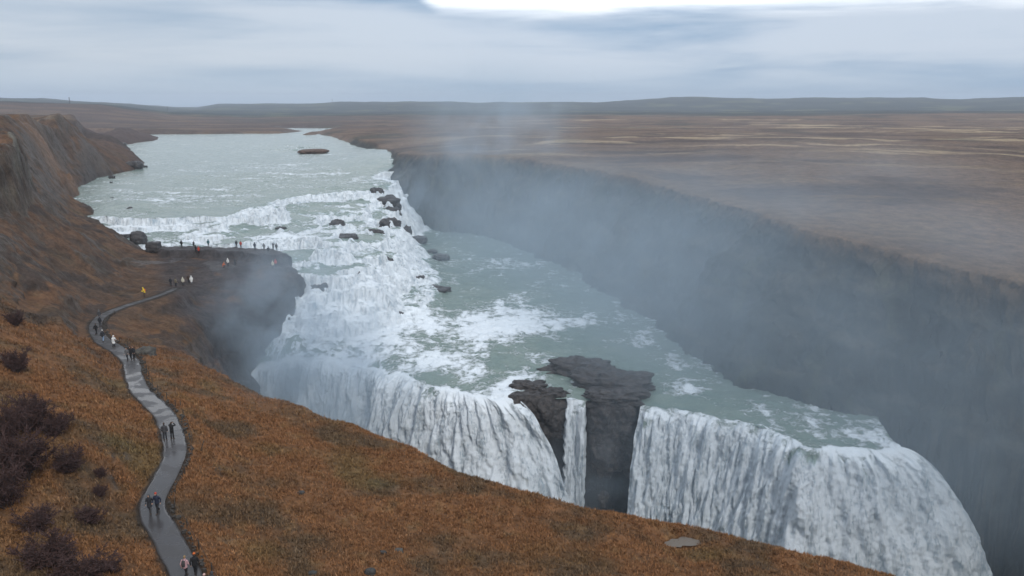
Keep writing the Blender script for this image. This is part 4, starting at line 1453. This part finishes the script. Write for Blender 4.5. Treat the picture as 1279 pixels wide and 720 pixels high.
POSES = {   # joints in metres, facing -Y; (x, y, z)
    'walk': dict(hipL=(.09, 0, .90), kneeL=(.10, -.17, .50), ankL=(.10, -.24, .09), hipR=(-.09, 0, .90), kneeR=(-.10, .04, .48), ankR=(-.10, .30, .14),
                 elL=(.26, .12, 1.12), wrL=(.25, .07, .88), elR=(-.26, -.06, 1.12), wrR=(-.24, -.24, .95), bend=0.03),
    'stand': dict(hipL=(.09, 0, .90), kneeL=(.10, -.01, .48), ankL=(.11, 0, .09), hipR=(-.09, 0, .90), kneeR=(-.10, -.02, .48), ankR=(-.12, 0, .09),
                  elL=(.27, .03, 1.12), wrL=(.25, -.08, .88), elR=(-.27, .03, 1.12), wrR=(-.25, -.08, .88), bend=0.0),
    'photo': dict(hipL=(.09, 0, .90), kneeL=(.10, -.01, .48), ankL=(.12, 0, .09), hipR=(-.09, 0, .90), kneeR=(-.10, -.02, .48), ankR=(-.12, 0, .09),
                  elL=(.32, -.20, 1.36), wrL=(.10, -.30, 1.56), elR=(-.32, -.20, 1.36), wrR=(-.10, -.30, 1.56), bend=0.0),
    'lean': dict(hipL=(.09, .08, .88), kneeL=(.10, -.03, .47), ankL=(.12, 0, .09), hipR=(-.09, .08, .88), kneeR=(-.10, -.05, .47), ankR=(-.12, 0.05, .09),
                 elL=(.27, -.20, 1.06), wrL=(.14, -.38, 1.08), elR=(-.27, -.20, 1.06), wrR=(-.14, -.38, 1.08), bend=0.16),
    'crouch': dict(hipL=(.10, .12, .42), kneeL=(.15, -.28, .50), ankL=(.12, -.08, .09), hipR=(-.10, .12, .42), kneeR=(-.15, -.26, .36), ankR=(-.12, .05, .10),
                   elL=(.26, -.18, .66), wrL=(.10, -.36, .62), elR=(-.26, -.18, .66), wrR=(-.10, -.36, .62), bend=0.20, low=.48)}


def v3(*a):
    return np.array(a, float)


def make_pose(key):
    J = {k_: (np.array(v, float) if isinstance(v, tuple) else v) for k_, v in POSES[key].items()}
    low, bend = J.get('low', 0), J['bend']
    pel = v3(0, J['hipL'][1], J['hipL'][2] + .05)
    che = v3(0, pel[1] - bend * .7, pel[2] + .34 - bend * .1)
    nec = v3(0, pel[1] - bend - .005, pel[2] + .52 - bend * .15)
    head = nec + v3(0, -.03 - bend * .25, .18)
    shL, shR = che + v3(.185, 0, .10), che + v3(-.185, 0, .10)
    out = {}
    # ---- body: one skin
    a_ = Acc()
    ring_tube(a_, [pel - v3(0, 0, .04), pel + v3(0, 0, .12), che - v3(0, 0, .06), che + v3(0, 0, .08), nec - v3(0, 0, .02)], [(.155, .105), (.135, .095), (.155, .108), (.165, .10), (.075, .07)], 18)
    ring_tube(a_, [nec - v3(0, 0, .06), nec + v3(0, -.01, .10)], [.058, .055])
    blob(a_, head, (.074, .092, .112))
    blob(a_, head + v3(0, -.02, -.055), (.055, .065, .055))
    blob(a_, head + v3(0, -.096, -.012), (.013, .018, .022))
    blob(a_, head + v3(0, -.083, -.052), (.024, .012, .008))
    for s_ in (-1, 1):
        blob(a_, head + v3(.077 * s_, .008, -.005), (.012, .022, .032))
        blob(a_, head + v3(.028 * s_, -.083, .012), (.013, .010, .008))
    for S, sh in (('L', shL), ('R', shR)):
        e, w_ = J['el' + S], J['wr' + S]
        s_ = 1 if S == 'L' else -1
        ring_tube(a_, [sh - v3(.03 * s_, 0, 0), sh, (sh + e) / 2, e, (e + w_) / 2, w_], [.055, .058, .047, .04, .036, .026])
        d_ = (w_ - e) / np.linalg.norm(w_ - e)
        sd_v = np.cross(d_, v3(0, 1, 0) if abs(d_[1]) < .8 else v3(0, 0, 1))
        sd_v /= np.linalg.norm(sd_v)
        up_ = np.cross(sd_v, d_)
        pm_ = w_ + d_ * .05
        ring_tube(a_, [w_, pm_, w_ + d_ * .085], [(.03, .022), (.038, .020), (.036, .017)], 10)
        for fi, (fo_, fl_) in enumerate([(-.030, .066), (-.010, .078), (.010, .074), (.029, .058)]):
            b0 = w_ + d_ * .085 + up_ * fo_
            ring_tube(a_, [b0, b0 + d_ * fl_ * .5 + sd_v * .006 * s_, b0 + d_ * fl_ * .85 + sd_v * .024 * s_], [.0095, .009, .008], 8)
        t0_ = w_ + d_ * .03 - up_ * .034
        ring_tube(a_, [t0_, t0_ + d_ * .028 - up_ * .022, t0_ + d_ * .058 - up_ * .028], [.012, .010, .009], 8)
        h_, k_, n_ = J['hip' + S], J['knee' + S], J['ank' + S]
        ring_tube(a_, [h_, (h_ + k_) / 2, k_, (k_ + n_) / 2 + v3(0, .015, 0), n_], [(.085, .09), (.072, .075), .052 * np.ones(2), (.052, .056), (.036, .04)], 14) if False else \
            ring_tube(a_, [h_, (h_ + k_) / 2, k_, (k_ + n_) / 2 + v3(0, .015, 0), n_], [.088, .072, .053, .054, .038], 14)
        ring_tube(a_, [n_ + v3(0, .05, -.045), n_ + v3(0, -.06, -.05), n_ + v3(0, -.16, -.06)], [(.038, .036), (.042, .033), (.036, .022)], 10)
    out['body'] = remesh(a_, 'body', .0095)
    # ---- jacket
    a_ = Acc()
    ring_tube(a_, [pel - v3(0, 0, .10), pel + v3(0, 0, .10), che - v3(0, 0, .06), che + v3(0, 0, .08), nec - v3(0, 0, .02), nec + v3(0, 0, .045)],
              [(.195, .150), (.182, .140), (.195, .148), (.200, .138), (.100, .095), (.082, .082)], 20)
    for S, sh in (('L', shL), ('R', shR)):
        e, w_ = J['el' + S], J['wr' + S]
        s_ = 1 if S == 'L' else -1
        ring_tube(a_, [sh - v3(.05 * s_, 0, .0), sh, (sh + e) / 2, e, (e + w_) / 2, w_ - (w_ - e) * .05], [.080, .082, .070, .062, .056, .048])
    out['jacket'] = remesh(a_, 'jacket', .013)
    # ---- long coat skirt variation
    a_ = Acc()
    kn = (J['kneeL'] + J['kneeR']) / 2
    ring_tube(a_, [kn + v3(0, 0, .14), (kn + pel) / 2 + v3(0, .0, .05), pel + v3(0, 0, .03)], [(.205, .185), (.20, .165), (.188, .145)], 20)
    out['coat_skirt'] = remesh(a_, 'coat_skirt', .014)
    # ---- trousers
    a_ = Acc()
    ring_tube(a_, [pel - v3(0, 0, .06), pel + v3(0, 0, .06)], [(.168, .125), (.160, .118)], 18)
    for S in 'LR':
        h_, k_, n_ = J['hip' + S], J['knee' + S], J['ank' + S]
        ring_tube(a_, [h_, (h_ + k_) / 2, k_, (k_ + n_) / 2 + v3(0, .01, 0), n_ + (k_ - n_) * .06], [.102, .088, .072, .070, .062], 14)
    out['trousers'] = remesh(a_, 'trousers', .013)
    # ---- shoes
    for S in 'LR':
        a_ = Acc()
        n_ = J['ank' + S]
        ring_tube(a_, [n_ + v3(0, .065, -.045), n_ + v3(0, -.06, -.048), n_ + v3(0, -.18, -.055)], [(.052, .048), (.056, .044), (.046, .032)], 12)
        ring_tube(a_, [n_ + v3(0, .01, .05), n_ + v3(0, .02, -.03)], [.056, .058], 12)
        out['shoe' + S] = remesh(a_, 'shoe', .014)
    # ---- hair, woolly hat, hood
    a_ = Acc()
    blob(a_, head + v3(0, .022, .030), (.088, .096, .100))
    blob(a_, head + v3(0, .055, -.045), (.078, .055, .085))
    out['hair'] = remesh(a_, 'hair', .012)
    a_ = Acc()
    blob(a_, head + v3(0, .008, .060), (.096, .108, .085))
    blob(a_, head + v3(0, .008, .150), (.034, .034, .032))
    out['woolly_hat'] = remesh(a_, 'woolly_hat', .012)
    a_ = Acc()
    blob(a_, head + v3(0, .032, .018), (.115, .110, .135))
    blob(a_, nec + v3(0, .04, .03), (.125, .105, .075))
    out['hood'] = remesh(a_, 'hood', .014)
    a_ = Acc()
    ring_tube(a_, [che + v3(0, .20, -.24), che + v3(0, .22, -.05), che + v3(0, .19, .12)], [(.14, .09), (.15, .10), (.12, .08)], 16)
    for s_ in (-1, 1):
        ring_tube(a_, [che + v3(.11 * s_, .15, .10), che + v3(.12 * s_, .03, .175), che + v3(.12 * s_, -.145, .05), che + v3(.13 * s_, -.15, -.10)], [.02, .02, .02, .02], 8)
    out['backpack'] = remesh(a_, 'backpack', .014)
    if key in ('photo', 'lean', 'crouch'):
        a_ = Acc()
        c0 = (J['wrL'] + J['wrR']) / 2 + v3(0, -.04, .06)
        bx_ = [(x_ * .075 + c0[0], y_ * .025 + c0[1], z_ * .045 + c0[2]) for x_ in (-1, 1) for y_ in (-1, 1) for z_ in (-1, 1)]
        a_.add(bx_, [(0, 1, 3, 2), (4, 6, 7, 5), (0, 4, 5, 1), (2, 3, 7, 6), (0, 2, 6, 4), (1, 5, 7, 3)])
        ring_tube(a_, [c0 + v3(0, -.02, 0), c0 + v3(0, -.07, 0)], [.03, .03], 12)
        me = bpy.data.meshes.new('camera')
        me.from_pydata(np.concatenate(a_.v).tolist(), [], a_.f)
        out['handheld_camera'] = me
    return out


PM = {}
CM = {}


def cloth(name, c_, rough=.85):
    if name not in CM:
        CM[name] = mat_plain(name, c_, rough, .15, 8)
    return CM[name]


COLS = dict(black=(.012, .012, .014), dark=(.022, .024, .03), navy=(.018, .025, .05), grey=(.12, .12, .125), khaki=(.16, .14, .10), white=(.72, .72, .70), cream=(.55, .52, .43), red=(.42, .05, .03), orange=(.62, .14, .03),
            yellow=(.75, .55, .05), pink=(.52, .32, .34), blue=(.16, .35, .60), jeans=(.20, .28, .40), brown=(.06, .04, .03), teal=(.04, .12, .14), skin=(.48, .29, .21), blonde=(.30, .20, .10), darkgrey=(.055, .055, .06), rose=(.65, .42, .38))


def person(px, py, L, pose, face, jacket, legs, label, top='hair', topc='brown', pack=None, coat=False, h=1.0, group=None, on_path=False, bare=False):
    if pose not in PM:
        PM[pose] = make_pose(pose)
    x, y, z = P(px, py, L)
    if not on_path:
        for k_ in range(14):                      # nudge nearer until the feet find the rock
            x, y, z, dep = ground_at(px, py + .5 * k_, 60)
            if z > -38.5:
                break
    if on_path:
        dd = np.hypot(PC[:, 0] - x, PC[:, 1] - y)
        z = float(PC[dd.argmin(), 2]) + .0
        if dd.min() > 1.3:
            z = float(interp_land(np.array([x]), np.array([y]))[0])
    root = bpy.data.objects.new('person', None)
    COL.objects.link(root)
    root.location = (x, y, z)
    root.rotation_euler = (0, 0, math.radians(face))
    root.scale = (h, h, h)
    root['label'] = label
    root['category'] = 'person'
    if group:
        root['group'] = group
    M_ = PM[pose]
    parts = [('body', 'skin'), ('jacket', jacket), ('trousers', legs), ('shoeL', 'brown'), ('shoeR', 'brown')]
    parts.append((top, topc))
    if top == 'hood' or top == 'woolly_hat':
        if top == 'woolly_hat':
            parts.append(('hair', 'brown'))
    if pack:
        parts.append(('backpack', pack))
    if coat:
        parts.append(('coat_skirt', jacket))
    if 'handheld_camera' in M_:
        parts.append(('handheld_camera', 'black'))
    for nm, cc in parts:
        if not M_[nm].materials:
            M_[nm].materials.append(None)
        o = link('shoe' if nm.startswith('shoe') else nm, M_[nm], root)
        o.material_slots[0].link = 'OBJECT'
        o.material_slots[0].material = cloth('cloth_' + cc if cc != 'skin' else 'skin', COLS[cc])
    return root


GP, GT = 'walkers on the winding path', 'visitors on the rock platform'
person(232.5, 721.5, -32.55, 'walk', 170, 'pink', 'black', 'person in a pink jacket with a grey backpack on the near path', 'hair', 'blonde', pack='darkgrey', group=GP, on_path=True, h=.95)
person(244.5, 718.5, -32.5, 'walk', 185, 'black', 'black', 'person in black with an orange woolly hat at the kerb', 'woolly_hat', 'orange', group=GP, on_path=True)
person(257, 745, -32.6, 'walk', 180, 'blue', 'dark', 'person in a light blue jacket and pale hat cut by the bottom edge', 'woolly_hat', 'rose', group=GP, on_path=True, h=.95)
person(267, 743, -32.6, 'stand', 175, 'darkgrey', 'black', 'person in dark grey beside the one in light blue', 'hood', 'darkgrey', group=GP, on_path=True)
person(188, 641.5, -32.3, 'walk', 10, 'dark', 'darkgrey', 'person in a knee-length dark coat walking left of a red-hatted companion', 'hood', 'darkgrey', coat=True, group=GP, on_path=True, h=.93)
person(197.5, 641, -32.3, 'walk', -10, 'navy', 'black', 'person in navy with a red hat walking beside a dark-coated one', 'woolly_hat', 'red', group=GP, on_path=True, h=1.02)
person(206.5, 550, -32.0, 'stand', 190, 'darkgrey', 'dark', 'person in dark grey with hands down at the narrow bend of the path', 'hair', 'brown', group=GP, on_path=True, h=1.04)
person(215.5, 548.5, -32.0, 'photo', 180, 'black', 'black', 'person in black raising a camera at the narrow bend of the path', 'hair', 'brown', group=GP, on_path=True)
person(159.5, 450, -33.1, 'walk', 0, 'grey', 'dark', 'person in a grey jacket among the dark pair on the pale wet path', 'hair', 'brown', group=GP, on_path=True)
person(164, 449.5, -33.1, 'walk', 10, 'black', 'black', 'person in black right beside the grey-jacketed one', 'hood', 'black', group=GP, on_path=True, h=1.05)
person(167.5, 448, -33.1, 'stand', -20, 'dark', 'black', 'person in dark clothes at the right edge of the pale wet path', 'hair', 'brown', group=GP, on_path=True)
person(142.5, 434, -33.5, 'lean', 60, 'white', 'black', 'person in a long white jacket where the path turns dark', 'hood', 'white', coat=True, group=GP, on_path=True, h=1.0)
person(129, 427, -33.6, 'walk', 190, 'dark', 'jeans', 'person in a dark jacket, pale hat and light blue trousers', 'woolly_hat', 'white', group=GP, on_path=True)
person(120.5, 418.5, -33.7, 'walk', 170, 'black', 'black', 'person in all black left of the one in light blue trousers', 'hair', 'brown', group=GP, on_path=True)
person(125.5, 409, -33.8, 'stand', 175, 'dark', 'darkgrey', 'person in dark clothes and grey hat, second from the top of the bend', 'woolly_hat', 'grey', group=GP, on_path=True)
person(124.5, 400, -33.9, 'walk', 175, 'darkgrey', 'dark', 'person with a pale hood, farthest one round the path bend', 'hood', 'grey', group=GP, on_path=True)
person(180.5, 371.5, -34.7, 'lean', -60, 'yellow', 'brown', 'person in a bright yellow jacket with an orange backpack on the slope', 'hood', 'yellow', pack='orange', group=GP, h=1.1)
for a in [(220, 358.5, 'stand', 160, 'khaki', 'dark', 'person in beige, left of the three pale jackets on the lower platform', 'hair', 'brown'),
          (229, 357.5, 'stand', 180, 'cream', 'darkgrey', 'person in cream, middle of the three pale jackets on the lower platform', 'hood', 'cream'),
          (239.5, 356, 'stand', 200, 'white', 'grey', 'person in a long white coat, right of the three pale jackets', 'hood', 'white'),
          (236, 354, 'stand', 180, 'brown', 'dark', 'person in brown close behind the long white coat', 'hair', 'brown'),
          (213.5, 358, 'stand', 180, 'dark', 'dark', 'person in faint dark clothes left of the beige jacket', 'hair', 'brown')]:
    person(a[0], a[1], -36.5, a[2], a[3], a[4], a[5], a[6], a[7], a[8], group=GT, coat=(a[4] == 'white'), h=1.08)
for a in [(285, 333, 'stand', 170, 'white', 'dark', 'person in white under the rock step of the platform', 'hood', 'white'),
          (279.5, 334.5, 'crouch', 100, 'orange', 'darkgrey', 'small crouching figure in orange left of the white one', 'hair', 'blonde'),
          (294, 332, 'stand', 170, 'darkgrey', 'dark', 'dark faint figure right of the white one under the rock step', 'hair', 'brown'),
          (341, 336, 'stand', 170, 'cream', 'darkgrey', 'person in cream at the cliff edge next to a red jacket', 'hood', 'cream'),
          (344.5, 334, 'stand', 190, 'red', 'dark', 'person in red at the cliff edge next to a cream jacket', 'hood', 'red'),
          (227, 309.5, 'stand', 180, 'black', 'black', 'person in black, leftmost along the back rim of the platform', 'hood', 'black'),
          (242, 308, 'crouch', 180, 'dark', 'black', 'person in dark clothes crouching at the back rim of the platform', 'hair', 'brown'),
          (245, 317, 'stand', 150, 'black', 'black', 'person in black beside the bent red jacket on the platform', 'hair', 'brown'),
          (248.5, 317.5, 'lean', 200, 'red', 'black', 'person in a bright red jacket bending forward on the platform', 'hood', 'red'),
          (260.5, 308.5, 'stand', 180, 'teal', 'black', 'person in dark teal standing at the back rim between gaps', 'hood', 'teal'),
          (295.5, 309.5, 'stand', 180, 'dark', 'dark', 'slim dark figure just left of a rust-red jacket at the back rim', 'hair', 'brown'),
          (301, 310.5, 'stand', 175, 'red', 'brown', 'person in rust red at the back rim of the platform', 'hair', 'brown'),
          (318.5, 312.5, 'stand', 180, 'navy', 'dark', 'large dark blue figure alone at the back rim right of the red jacket', 'hood', 'navy'),
          (330, 313.5, 'stand', 180, 'grey', 'darkgrey', 'person in a grey jacket between two dark ones at the right rim', 'hair', 'brown'),
          (335.5, 318, 'stand', 180, 'dark', 'grey', 'person in a dark jacket and pale trousers, nearest at the right rim', 'hair', 'brown'),
          (341.5, 313, 'photo', 180, 'dark', 'black', 'person in dark clothes holding a camera near the platform corner', 'hair', 'brown'),
          (345.5, 312, 'stand', 180, 'darkgrey', 'dark', 'person in dark grey, rightmost at the platform corner', 'hair', 'brown')]:
    person(a[0], a[1], -34.7, a[2], a[3], a[4], a[5], a[6], a[7], a[8], group=GT, h=1.08)
#>>OBJECTS
# ------------------------------------------------------------------ air and spray
def mist_mat(name, dens, rad, sc=9.0, lo=.40, hi=.66, base=.28, col=(.72, .87, 1.0), bottom=0.0):
    m, nt, out = nodes(name)
    co = objco(nt)
    ln = N(nt, 'ShaderNodeVectorMath', operation='LENGTH')
    L_(nt, co, ln.inputs[0])
    fall = maprange(nt, ln.outputs['Value'], 1.0, .15)
    nz = noise(nt, mapping(nt, co, tuple(r / sc for r in rad)), 1.0, 4, .55, .6)
    nn_ = maprange(nt, nz, lo, hi, base, 1.3)
    dd = math_(nt, 'MULTIPLY', math_(nt, 'MULTIPLY', fall, nn_), dens)
    v = N(nt, 'ShaderNodeVolumePrincipled')
    v.inputs['Color'].default_value = (*col, 1)
    v.inputs['Anisotropy'].default_value = .2
    L_(nt, dd, v.inputs['Density'])
    L_(nt, v.outputs[0], out.inputs['Volume'])
    return m


def mist(center, rad, dens, rot=(0, 0, 0), **kw):
    bm = bmesh.new()
    bmesh.ops.create_icosphere(bm, subdivisions=3, radius=1.02)
    me = bpy.data.meshes.new('mist')
    bm.to_mesh(me)
    bm.free()
    me.materials.append(mist_mat('spray_mist', dens, rad, **kw))
    o = link('mist', me, kind='stuff')
    o.location = center
    o.scale = rad
    o.rotation_euler = rot
    return o


mist(D(378, 436, 150), (24, 13, 30), .095, sc=8)                        # left foot of the lower falls
mist(D(440, 500, 146), (30, 9, 17), .04, sc=7)
mist(D(330, 520, 112), (30, 24, 12), .016, sc=8)                         # drifting over the near slope
mist(D(520, 262, 345), (30, 40, 22), .050, sc=12)                        # foot of the upper drop
mist(D(625, 172, 330), (44, 55, 46), .0120, sc=14)                       # plume above the rim
mist(D(560, 225, 300), (36, 50, 34), .0100, sc=14)
mist((D(750, 300, 215)[0], D(750, 300, 215)[1], -41), (60, 122, 37), .0170, rot=(0, 0, .33), sc=22, lo=.34, hi=.72, base=.6)     # veil filling the gorge
mist((D(1050, 350, 142)[0], D(1050, 350, 142)[1], -42), (66, 80, 38), .0190, rot=(0, 0, .33), sc=20, lo=.34, hi=.72, base=.6)
mist(D(745, 590, 126), (17, 8, 14), .020, sc=8)                        # spray round the split rock
mist(D(1240, 540, 112), (26, 30, 24), .012, sc=8)
mist(D(1000, 230, 230), (70, 90, 22), .0035, sc=15)                      # wisps over the plateau

bmh = bmesh.new()
bmesh.ops.create_cube(bmh, size=1)
meh = bpy.data.meshes.new('haze')
bmh.to_mesh(meh)
bmh.free()
mh, nth, outh = nodes('thin_air')
vh = N(nth, 'ShaderNodeVolumePrincipled')
vh.inputs['Color'].default_value = (.80, .88, 1, 1)
vh.inputs['Density'].default_value = .00013
L_(nth, vh.outputs[0], outh.inputs['Volume'])
meh.materials.append(mh)
haze = link('haze', meh, kind='stuff')
haze.scale = (19200, 10200, 190)
haze.location = (0, 4600, 16)

# ------------------------------------------------------------------ camera, sky, sun
cam = bpy.data.cameras.new('camera')
cam.sensor_width = 36
cam.lens = 36 * F_PX / W_PX
cam.clip_start, cam.clip_end = .1, 30000
co_ = bpy.data.objects.new('camera', cam)
COL.objects.link(co_)
co_.rotation_euler = (math.pi / 2 - PITCH, 0, 0)
scene.camera = co_

SUN_EL, SUN_AZ = 40.0, 152.0        # azimuth from +Y towards +X
sun = bpy.data.lights.new('sun', 'SUN')
sun.energy = 1.15
sun.angle = math.radians(14)
sun.color = (1, .95, .88)
so = bpy.data.objects.new('sun', sun)
COL.objects.link(so)
d = Vector((math.sin(math.radians(SUN_AZ)) * math.cos(math.radians(SUN_EL)), math.cos(math.radians(SUN_AZ)) * math.cos(math.radians(SUN_EL)), math.sin(math.radians(SUN_EL))))
so.rotation_euler = d.to_track_quat('Z', 'Y').to_euler()

w = bpy.data.worlds.new('World')
scene.world = w
w.use_nodes = True
nt = w.node_tree
nt.nodes.clear()
wo = nt.nodes.new('ShaderNodeOutputWorld')
sky = N(nt, 'ShaderNodeTexSky', sky_type='NISHITA', sun_disc=False)
sky.sun_elevation = math.radians(SUN_EL)
sky.sun_rotation = math.radians(SUN_AZ)
bg1 = N(nt, 'ShaderNodeBackground')
bg1.inputs['Strength'].default_value = .08
L_(nt, sky.outputs[0], bg1.inputs['Color'])
gen = N(nt, 'ShaderNodeTexCoord').outputs['Generated']
sep = N(nt, 'ShaderNodeSeparateXYZ')
L_(nt, gen, sep.inputs[0])
zz = sep.outputs[2]
band = noise(nt, mapping(nt, gen, (1.6, 1.6, 14)), 1.0, 6, .5, .5)
band2 = noise(nt, mapping(nt, gen, (3.0, 3.0, 34)), 1.0, 6, .55, .3)
bb = math_(nt, 'ADD', math_(nt, 'MULTIPLY', band, .6), math_(nt, 'MULTIPLY', band2, .4))
cl = mix(nt, maprange(nt, bb, .40, .60), (.16, .27, .42), (.45, .51, .60))
# warmer, paler towards the left, bluer over the middle
lf_ = maprange(nt, sep.outputs[0], .1, -.5)
cl = mix(nt, math_(nt, 'MULTIPLY', lf_, .45), cl, (.43, .455, .49))
low = maprange(nt, zz, .06, .0)
cl = mix(nt, math_(nt, 'MULTIPLY', low, .65), cl, (.27, .39, .52))
# bright break in the cloud
ex = math_(nt, 'ADD', zz, math_(nt, 'MULTIPLY', math_(nt, 'SUBTRACT', band2, .5), .035))
side_l = maprange(nt, sep.outputs[0], -.17, -.08)
thr = math_(nt, 'MULTIPLY', math_(nt, 'SUBTRACT', 1.0, side_l), .06)
gap = maprange(nt, math_(nt, 'SUBTRACT', ex, thr), .098, .122)
gap = math_(nt, 'MULTIPLY', gap, maprange(nt, zz, .5, .2))
gap = math_(nt, 'MULTIPLY', gap, maprange(nt, sep.outputs[0], .75, .5))
cl = mix(nt, gap, cl, (1.1, 1.12, 1.15))
# higher sky, out of the picture: even pale cloud
hi = maprange(nt, zz, .25, .7)
cl = mix(nt, hi, cl, (.56, .61, .68))
bg2 = N(nt, 'ShaderNodeBackground')
bg2.inputs['Strength'].default_value = 1.0
L_(nt, cl, bg2.inputs['Color'])
ms = N(nt, 'ShaderNodeMixShader')
ms.inputs[0].default_value = .9
L_(nt, bg1.outputs[0], ms.inputs[1])
L_(nt, bg2.outputs[0], ms.inputs[2])
L_(nt, ms.outputs[0], wo.inputs['Surface'])

scene.view_settings.view_transform = 'Standard'
scene.view_settings.look = 'None'
scene.view_settings.exposure = .5
scene.view_settings.gamma = 1
scene.cycles.use_denoising = True
scene.cycles.max_bounces = 5
scene.cycles.volume_bounces = 1
scene.cycles.use_adaptive_sampling = True
